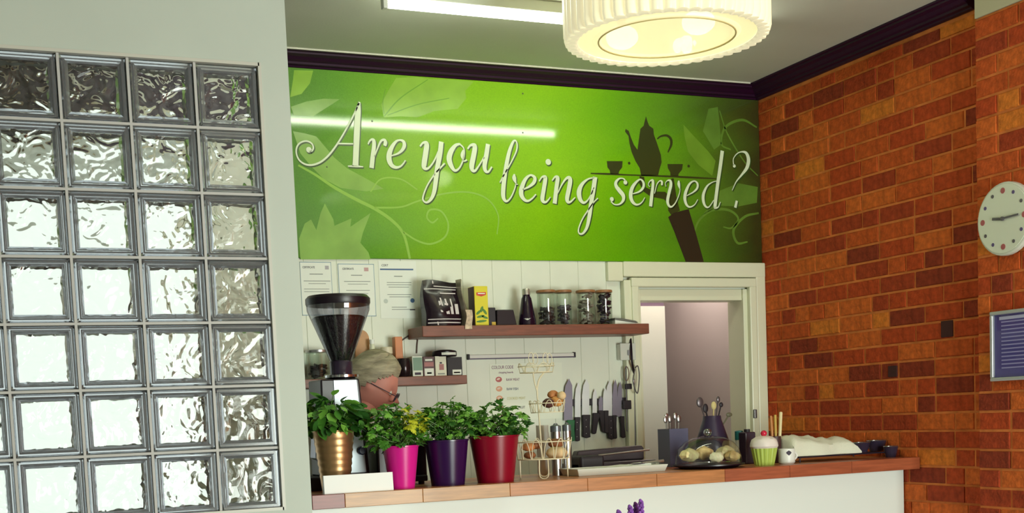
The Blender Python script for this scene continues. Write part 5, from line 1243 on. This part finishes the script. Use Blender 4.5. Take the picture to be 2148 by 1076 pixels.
# --- dark cooling tray with a white cloth
a, b_ = PY(1668, 965, .40).x, PY(1862, 955, .40).x
wt = thing('cooling_rack', 'dark wire cooling rack at the right end of the counter', 'rack', ((a + b_) / 2, .50, CT))
mb = MB()
for yy in (.38, .62): mb.tube([(a, yy, CT + .022), (b_, yy, CT + .022)], .003, n=6)
for k in range(16): xx = a + (b_ - a) * k / 15; mb.tube([(xx, .38, CT + .022), (xx, .62, CT + .022)], .0018, n=5)
part('grid', mb, mat('black_wire', (46, 38, 54), rough=.4, metal=.3), wt)
for xx in (a + .01, b_ - .01):
    for yy in (.38, .62): part('leg', MB().tube([(xx, yy, CT), (xx, yy, CT + .022)], .003, n=6), MATS['black_wire'], wt)
def cloth():
    x0, x1 = PY(1648, 940, .46).x, PY(1788, 940, .46).x; rn = random.Random(4); nx, ny = 30, 12; vs = []
    for j in range(ny + 1):
        for i in range(nx + 1):
            f_, g = i / nx, j / ny
            K = [(0, .070), (.06, .094), (.3, .082), (.5, .070), (.68, .068), (.84, .074), (.93, .050), (1.0, .012)]
            for (fa, ha), (fb_, hb_) in zip(K, K[1:]):
                if fa <= f_ <= fb_ + 1e-9: top_ = ha + (hb_ - ha) * (f_ - fa) / (fb_ - fa)
            h_ = top_ * math.sin(math.pi * (.10 + .80 * g)) ** .45
            h_ += (.005 * math.sin(9 * f_ + 7 * g) + .004 * math.sin(31 * f_ - 9 * g) + .003 * math.sin(19 * f_ + 15 * g)) * math.sin(math.pi * g) + rn.uniform(-.0012, .0012)
            vs.append((x0 + (x1 - x0) * f_, .40 + .19 * g + .006 * math.sin(12 * f_), CT + .026 + max(.002, h_)))
    n_ = len(vs); vs += [(p[0], p[1], CT + .0255) for p in vs]
    mb = MB(); q_ = [(j * (nx + 1) + i, j * (nx + 1) + i + 1, (j + 1) * (nx + 1) + i + 1, (j + 1) * (nx + 1) + i) for j in range(ny) for i in range(nx)]
    rim = [i for i in range(nx + 1)] + [(j + 1) * (nx + 1) - 1 for j in range(1, ny + 1)] + [ny * (nx + 1) + i for i in range(nx - 1, -1, -1)] + [j * (nx + 1) for j in range(ny - 1, 0, -1)]
    mb.add(vs, q_ + [tuple(n_ + k for k in f[::-1]) for f in q_] + [(rim[k], rim[(k + 1) % len(rim)], rim[(k + 1) % len(rim)] + n_, rim[k] + n_) for k in range(len(rim))], True)
    single('tea_towel', mb, mat('white_cotton', (226, 226, 206), rough=.8, bump=.2, bscale=200), 'crumpled white tea towel lying on the dark cooling rack', 'towel', ((x0 + x1) / 2, .5, CT + .025), sharp=60)
cloth()
dg_ = mat('smoked_glass', (50, 42, 60), rough=.12)
for u, hw, v0, yy, lab in ((1806, 19, 928, .42, 'smoked glass dish nearest the tea towel'), (1838, 21, 924, .47, 'taller smoked glass dish in the middle of the counter end'), (1868, 16, 936, .37, 'small smoked glass dish at the far right of the counter')):
    zb = CT + .0255 if u < 1850 else CT
    c = PY(u, v0, yy); r = rp(hw, u, v0, yy); H = c.z - zb
    t = thing('glass_dish', lab, 'dish', (c.x, yy, zb))
    part('bowl', MB().lathe([(r * .62, 0), (r * .66, .003), (r * .8, H * .4), (r, H), (r * .93, H), (r * .72, H * .4), (r * .2, H * .12)], c=(c.x, yy, zb), capt=False), dg_, t)
    part('rim', MB().tube([(c.x + r * .97 * math.cos(2 * math.pi * i / 24), yy + r * .97 * math.sin(2 * math.pi * i / 24), zb + H) for i in range(24)], .0018, n=5, closed=True), mat('silver_rim', (170, 170, 176), rough=.2, metal=.9), t)

# ================================================================== RIGHT WALL: clock and framed notice
ccx = Vector((XN, -.336, 1.934)); R0 = .137
ck = thing('wall_clock', 'round white wall clock with fruit motifs on the near brick wall', 'clock', (XN, -.336, 1.934 - R0))
def disc_x(mb, c, r, x0, x1, n=40):
    mb.prism([(x0, c.y + r * math.cos(2 * math.pi * i / n), c.z + r * math.sin(2 * math.pi * i / n)) for i in range(n)], (x1 - x0, 0, 0)); return mb
part('case', disc_x(MB(), ccx, R0, XN - .030, XN - .003), mat('clock_rim', (216, 218, 204), rough=.35), ck, bevel=.006)
part('face', disc_x(MB(), ccx, R0 * .93, XN - .0325, XN - .0302), mat('clock_face', (228, 232, 216), rough=.4), ck)
mot = [mat('clock_red', (176, 90, 96), rough=.5), mat('clock_violet', (96, 80, 130), rough=.5), mat('clock_dark', (96, 90, 96), rough=.5)]
for k in range(12):
    a_ = k * math.pi / 6; c = ccx + Vector((0, -.76 * R0 * math.sin(a_), .76 * R0 * math.cos(a_)))
    part('hour_motif', disc_x(MB(), c, .011 if k % 3 == 0 else .007, XN - .0337, XN - .0326, 12), mot[k % 3], ck)
part('hour_hand', MB().obox(ccx + Vector((-.0355, .022, .002)), (.001, 0, 0), (0, .030, .004), (0, -.0008, .005)), mot[2], ck)
part('minute_hand', MB().obox(ccx + Vector((-.0375, -.03, .002)), (.001, 0, 0), (0, .05, -.002), (0, 0, .0035)), mot[2], ck)
part('hub', disc_x(MB(), ccx, .008, XN - .040, XN - .034, 16), mot[2], ck)
fz0, fz1, fy0, fy1 = 1.327, 1.593, -.250, -.610
pf = thing('picture_frame', 'silver framed violet notice under the clock on the near brick wall', 'picture', (XN, (fy0 + fy1) / 2, fz0))
sil = mat('silver_frame', (190, 192, 196), rough=.35, metal=.5); fw_ = .014
for nm, (ya, yb_, za, zb) in (('rail', (fy0, fy1, fz1 - fw_, fz1)), ('rail', (fy0, fy1, fz0, fz0 + fw_)), ('stile', (fy0, fy0 - fw_, fz0 + fw_, fz1 - fw_)), ('stile', (fy1 + fw_, fy1, fz0 + fw_, fz1 - fw_))):
    part(nm, MB().box(XN - .022, XN - .003, ya, yb_, za, zb), sil, pf, bevel=.003)
part('notice', MB().box(XN - .010, XN - .004, fy0 - fw_, fy1 + fw_, fz0 + fw_, fz1 - fw_), mat('violet_notice', (76, 70, 140), rough=.12, coat=.6), pf)
mb = MB()
for k in range(13):
    zz = fz1 - .045 - k * .0145; mb.box(XN - .0110, XN - .0101, fy0 - .05, fy0 - .05 - (.26 if k % 4 else .20), zz, zz + .005)
part('text_lines', mb, mat('pale_violet_print', (150, 146, 196), rough=.3), pf)
part('heading', MB().box(XN - .0110, XN - .0101, fy0 - .04, fy1 + .06, fz1 - .034, fz1 - .022), mat('white_violet_print', (186, 186, 220), rough=.3), pf)

# ================================================================== LAVENDER on a table in front of the counter
ly = -.62; lvx = PY(1330, 1065, ly).x; TZ_ = .60
tbl = thing('cafe_table', 'round white cafe table carrying the lavender in front of the counter', 'table', (lvx, ly, FLOOR))
part('table_top', MB().lathe([(.33, -.022), (.34, -.016), (.34, -.004), (.33, 0)], c=(lvx, ly, TZ_), n=48), white_pl, tbl)
part('column', MB().lathe([(.03, .02), (.03, TZ_ - FLOOR - .022)], c=(lvx, ly, FLOOR), n=20), steel, tbl)
part('foot', MB().lathe([(.22, 0), (.22, .008), (.04, .022)], c=(lvx, ly, FLOOR), n=32), steel, tbl)
lv = thing('lavender_jar', 'purple lavender sprigs in a small glass jar below the counter edge', 'plant', (lvx, ly, TZ_))
part('jar', MB().lathe([(.034, 0), (.038, .004), (.038, .09), (.030, .10), (.032, .112)], c=(lvx, ly, TZ_), capt=False), jar_glass, lv)
lav_m = mat('lavender_purple', (132, 74, 168), rough=.6, var=.3, scale=60); lst = mat('lavender_stem', (104, 124, 92), rough=.6)
for u, v, L in ((1345, 1050, .07), (1334, 1056, .06), (1322, 1062, .06), (1338, 1068, .06), (1298, 1072, .05), (1312, 1080, .05), (1352, 1082, .05), (1326, 1086, .05)):
    rn = random.Random(u); p1 = PY(u, v, ly + rn.uniform(-.03, .03)); p0 = Vector((lvx + (p1.x - lvx) * .2, ly + (p1.y - ly) * .2, TZ_ + .008))
    d = (p1 - p0).normalized()
    s_ = part('stem', MB().tube(crom([p0, (p0 + p1) / 2 + Vector((.003, 0, 0)), p1 - d * .01], 4), .0014, n=6), lst, lv)
    fl = MB()
    for k in range(26):
        f_ = k / 25; c = p1 - d * (L * (1 - f_)); a_ = k * 2.4; rr = .0085 * (1 - .55 * f_)
        fl.ball(c + Vector((math.cos(a_), math.sin(a_), 0)) * rr, (.0052, .0052, .0062), 7, 5)
    part('flower_spike', fl, lav_m, s_)

# ================================================================== PERSON behind the counter, head bowed to the right
def build_person():
    hx, hy, hz = PY(783, 806, 1.10).x, 1.10, PY(783, 806, 1.10).z
    skin = mat('skin', (214, 142, 128), rough=.55); shirt = mat('dusky_shirt', (120, 96, 110), rough=.8); trou = mat('dark_trousers', (46, 42, 54), rough=.8)
    hair_m = mat('grey_hair', (158, 148, 124), rough=.55, var=.35, scale=16, stretch=(1, 1, 5), bump=.4, bscale=60); frame_m = mat('spectacle_frame', (70, 56, 70), rough=.3)
    # body skeleton: pelvis root, spine, neck, arms working at a low bench to the right, legs
    nx, nz = hx - .075, hz - .165
    J = {'pel': ((hx - .16, hy + .02, FLOOR + .88), .150), 'waist': ((hx - .17, hy + .02, FLOOR + 1.02), .135), 'chest': ((hx - .15, hy + .02, nz - .17), .150), 'base': ((hx - .11, hy + .01, nz - .02), .070), 'neck': ((nx + .02, hy, nz + .05), .052), 'skull': ((hx - .01, hy, hz - .05), .055),
         'shl': ((hx - .13, hy - .17, nz - .09), .062), 'ell': ((hx + .02, hy - .20, nz - .33), .045), 'wrl': ((hx + .22, hy - .10, nz - .36), .030), 'hal': ((hx + .28, hy - .08, nz - .37), .032),
         'shr': ((hx - .13, hy + .17, nz - .09), .062), 'elr': ((hx + .02, hy + .20, nz - .33), .045), 'wrr': ((hx + .22, hy + .10, nz - .36), .030), 'har': ((hx + .28, hy + .08, nz - .37), .032),
         'hipl': ((hx - .16, hy - .09, FLOOR + .82), .095), 'knl': ((hx - .13, hy - .10, FLOOR + .46), .062), 'anl': ((hx - .16, hy - .10, FLOOR + .09), .042), 'tol': ((hx - .02, hy - .11, FLOOR + .04), .036),
         'hipr': ((hx - .16, hy + .11, FLOOR + .82), .095), 'knr': ((hx - .13, hy + .12, FLOOR + .46), .062), 'anr': ((hx - .16, hy + .12, FLOOR + .09), .042), 'tor': ((hx - .02, hy + .13, FLOOR + .04), .036)}
    E_ = [('pel', 'waist'), ('waist', 'chest'), ('chest', 'base'), ('base', 'neck'), ('neck', 'skull'), ('chest', 'shl'), ('shl', 'ell'), ('ell', 'wrl'), ('wrl', 'hal'), ('chest', 'shr'), ('shr', 'elr'), ('elr', 'wrr'), ('wrr', 'har'),
          ('pel', 'hipl'), ('hipl', 'knl'), ('knl', 'anl'), ('anl', 'tol'), ('pel', 'hipr'), ('hipr', 'knr'), ('knr', 'anr'), ('anr', 'tor')]
    for side, s_ in (('l', -1), ('r', 1)):     # fingers and thumb
        b0 = Vector(J['ha' + side][0])
        for q_, (oy, ln) in enumerate(((-.026, .055), (-.009, .068), (.009, .064), (.025, .05))):
            J['f%s%d' % (side, q_)] = (b0 + Vector((.035, oy, -.005)), .0095); J['g%s%d' % (side, q_)] = (b0 + Vector((.035 + ln * .8, oy * 1.1, -.03)), .0085)
            E_ += [('ha' + side, 'f%s%d' % (side, q_)), ('f%s%d' % (side, q_), 'g%s%d' % (side, q_))]
        J['t' + side] = (b0 + Vector((.02, -s_ * .045, -.012)), .010); E_.append(('ha' + side, 't' + side))
    names = list(J)
    me = bpy.data.meshes.new('person'); me.from_pydata([tuple(J[k][0]) for k in names], [(names.index(a), names.index(b_)) for a, b_ in E_], []); me.update()
    ob = bpy.data.objects.new('person_cage', me); col.objects.link(ob)
    sk = ob.modifiers.new('skin', 'SKIN'); sk.use_smooth_shade = True
    for i, k in enumerate(names):
        r = J[k][1]; me.skin_vertices[0].data[i].radius = (r, r * (1.0 if k not in ('chest', 'waist', 'pel') else 1.0)); me.skin_vertices[0].data[i].use_root = (k == 'pel')
    sb = ob.modifiers.new('sub', 'SUBSURF'); sb.levels = 2; sb.render_levels = 2
    dg = bpy.context.evaluated_depsgraph_get(); body = bpy.data.meshes.new_from_object(ob.evaluated_get(dg)); bpy.data.objects.remove(ob)
    # head: ovoid with brow, sockets, nose, lips, chin and ears; face looks along +x, then bowed
    F = lambda d, c, k: math.exp(-((d - Vector(c)).length / k) ** 2)
    def head_fn(d):
        r = 1 + .10 * max(0, -d.x) * (1 if d.z > -.2 else .3)
        r += .30 * F(d, (.98, 0, -.20), .13) + .20 * F(d, (.99, 0, -.08), .10) + .06 * F(d, (.96, 0, .12), .22)
        for s_ in (-1, 1): r -= .10 * F(d, (.90, s_ * .34, .03), .17); r += .05 * F(d, (.82, s_ * .48, -.22), .2)
        r += .07 * F(d, (.88, 0, -.46), .10) + .06 * F(d, (.85, 0, -.54), .09) - .05 * F(d, (.87, 0, -.50), .05)
        r += .16 * F(d, (.72, 0, -.72), .22)
        r -= .10 * F(d, (-.3, 0, -.9), .4)
        for s_ in (-1, 1): r += .16 * F(d, (-.05, s_ * .98, -.12), .12)
        return r
    hm = MB().ball((0, 0, 0), (.098, .076, .122), 44, 34, fn=head_fn)
    Rm = Matrix.Translation((hx, hy, hz)) @ Matrix.Rotation(-.42, 4, 'Z') @ Matrix.Rotation(.55, 4, 'Y')
    bm = bmesh.new(); bm.from_mesh(body)
    for f in bm.faces:
        c = f.calc_center_median()
        f.material_index = 0 if (c.z > nz + .0 or (c.x > hx + .20 and c.z > FLOOR + .5)) else (1 if c.z > FLOOR + .92 else 2); f.smooth = True
    vm_ = [bm.verts.new(Rm @ v) for v in hm.v]
    for f in hm.f:
        if len(set(f)) > 2:
            try: q_ = bm.faces.new([vm_[i] for i in f]); q_.smooth = True; q_.material_index = 0
            except ValueError: pass
    bmesh.ops.remove_doubles(bm, verts=vm_, dist=1e-5)
    bmesh.ops.recalc_face_normals(bm, faces=bm.faces)
    root = Vector((hx - .15, hy, FLOOR))
    for v in bm.verts: v.co -= root
    me = bpy.data.meshes.new('person'); bm.to_mesh(me); bm.free()
    for m_ in (skin, shirt, trou): me.materials.append(m_)
    o = bpy.data.objects.new('person', me); col.objects.link(o); o.location = root
    o['label'] = 'grey-haired person with glasses bending behind the coffee grinder'; o['category'] = 'person'
    # hair: a thick cap leaving the face free
    hb = MB(); base_ = MB().ball((0, 0, 0), (.098, .076, .122), 44, 34, fn=lambda d: head_fn(d) * 1.0)
    nu, nv = 44, 34; keep = {}
    def hairy(d): return d.z > .52 - .55 * (d.x < .45) * 1.0 - (.45 if d.x < .1 else 0) - (.5 if d.x < -.25 else 0)
    vs = []; ok = []
    for j in range(nv + 1):
        t = math.pi * j / nv
        for i in range(nu):
            a_ = 2 * math.pi * i / nu; d = Vector((math.sin(t) * math.cos(a_), math.sin(t) * math.sin(a_), math.cos(t)))
            edge = .58 - 1.15 * max(0, min(1, (.62 - d.x) / 1.1)); fd = max(0, min(1, (d.z - edge) / .22))
            k = (1 + .10 * max(0, -d.x)) * (.96 + (.20 + .03 * math.sin(9 * a_ + 3 * t) + .025 * math.sin(17 * a_)) * fd)
            vs.append(Rm @ Vector((d.x * .100 * k, d.y * .080 * k, d.z * .122 * k))); ok.append(d.z > edge - .02)
    fs = [(j * nu + i, (j + 1) * nu + i, (j + 1) * nu + (i + 1) % nu, j * nu + (i + 1) % nu) for j in range(nv) for i in range(nu)]
    hb.add(vs, [f for f in fs if all(ok[i] for i in f)], True)
    part('hair', hb, hair_m, o, sharp=180)
    gp = part('glasses', MB().tube([Rm @ Vector((.112 + .0, -.034 + .026 * math.cos(k * math.pi / 8), -.002 + .019 * math.sin(k * math.pi / 8))) for k in range(16)], .0024, n=6, closed=True)
         .tube([Rm @ Vector((.112, .034 + .026 * math.cos(k * math.pi / 8), -.002 + .019 * math.sin(k * math.pi / 8))) for k in range(16)], .0024, n=6, closed=True)
         .tube([Rm @ Vector((.114, -.009, .004)), Rm @ Vector((.118, 0, .008)), Rm @ Vector((.114, .009, .004))], .002, n=6)
         .tube([Rm @ Vector((.110, -.060, .004)), Rm @ Vector((.08, -.078, .004)), Rm @ Vector((0, -.086, .002))], .002, n=6)
         .tube([Rm @ Vector((.110, .060, .004)), Rm @ Vector((.08, .078, .004)), Rm @ Vector((0, .086, .002))], .002, n=6), frame_m, o)
    eye_w = mat('eye_white', (220, 214, 206), rough=.2)
    for s_ in (-1, 1): part('eye', MB().ball(Rm @ Vector((.079, s_ * .030, .004)), .011, 10, 8), eye_w, o)
build_person()

# repeats share a group
GROUPS = {'glass_jar': 'lidded glass jars on the shelves', 'certificate': 'certificates under the sign', 'cable': 'cables on the back wall', 'kitchen_tool': 'tools hanging right of the knives', 'bread_roll': 'rolls in the bottom wire basket',
          'biscuit': 'biscuits on the middle tier', 'scone': 'scones under the glass dome', 'canister': 'steel canisters behind the wire stand', 'spoon': 'spoons in the cutlery caddy', 'utensil': 'tools in the utensil jug',
          'wooden_stick': 'sticks in the clay pot', 'glass_dish': 'smoked glass dishes at the counter end', 'wall_shelf': 'wooden wall shelves', 'mug': 'mugs about the counter', 'bottle': 'bottles on the shelves'}
for o in list(scene.objects):
    if o.parent is None and 'label' in o and 'group' not in o:
        k = o.name.split('.')[0]
        if k in GROUPS: o['group'] = GROUPS[k]
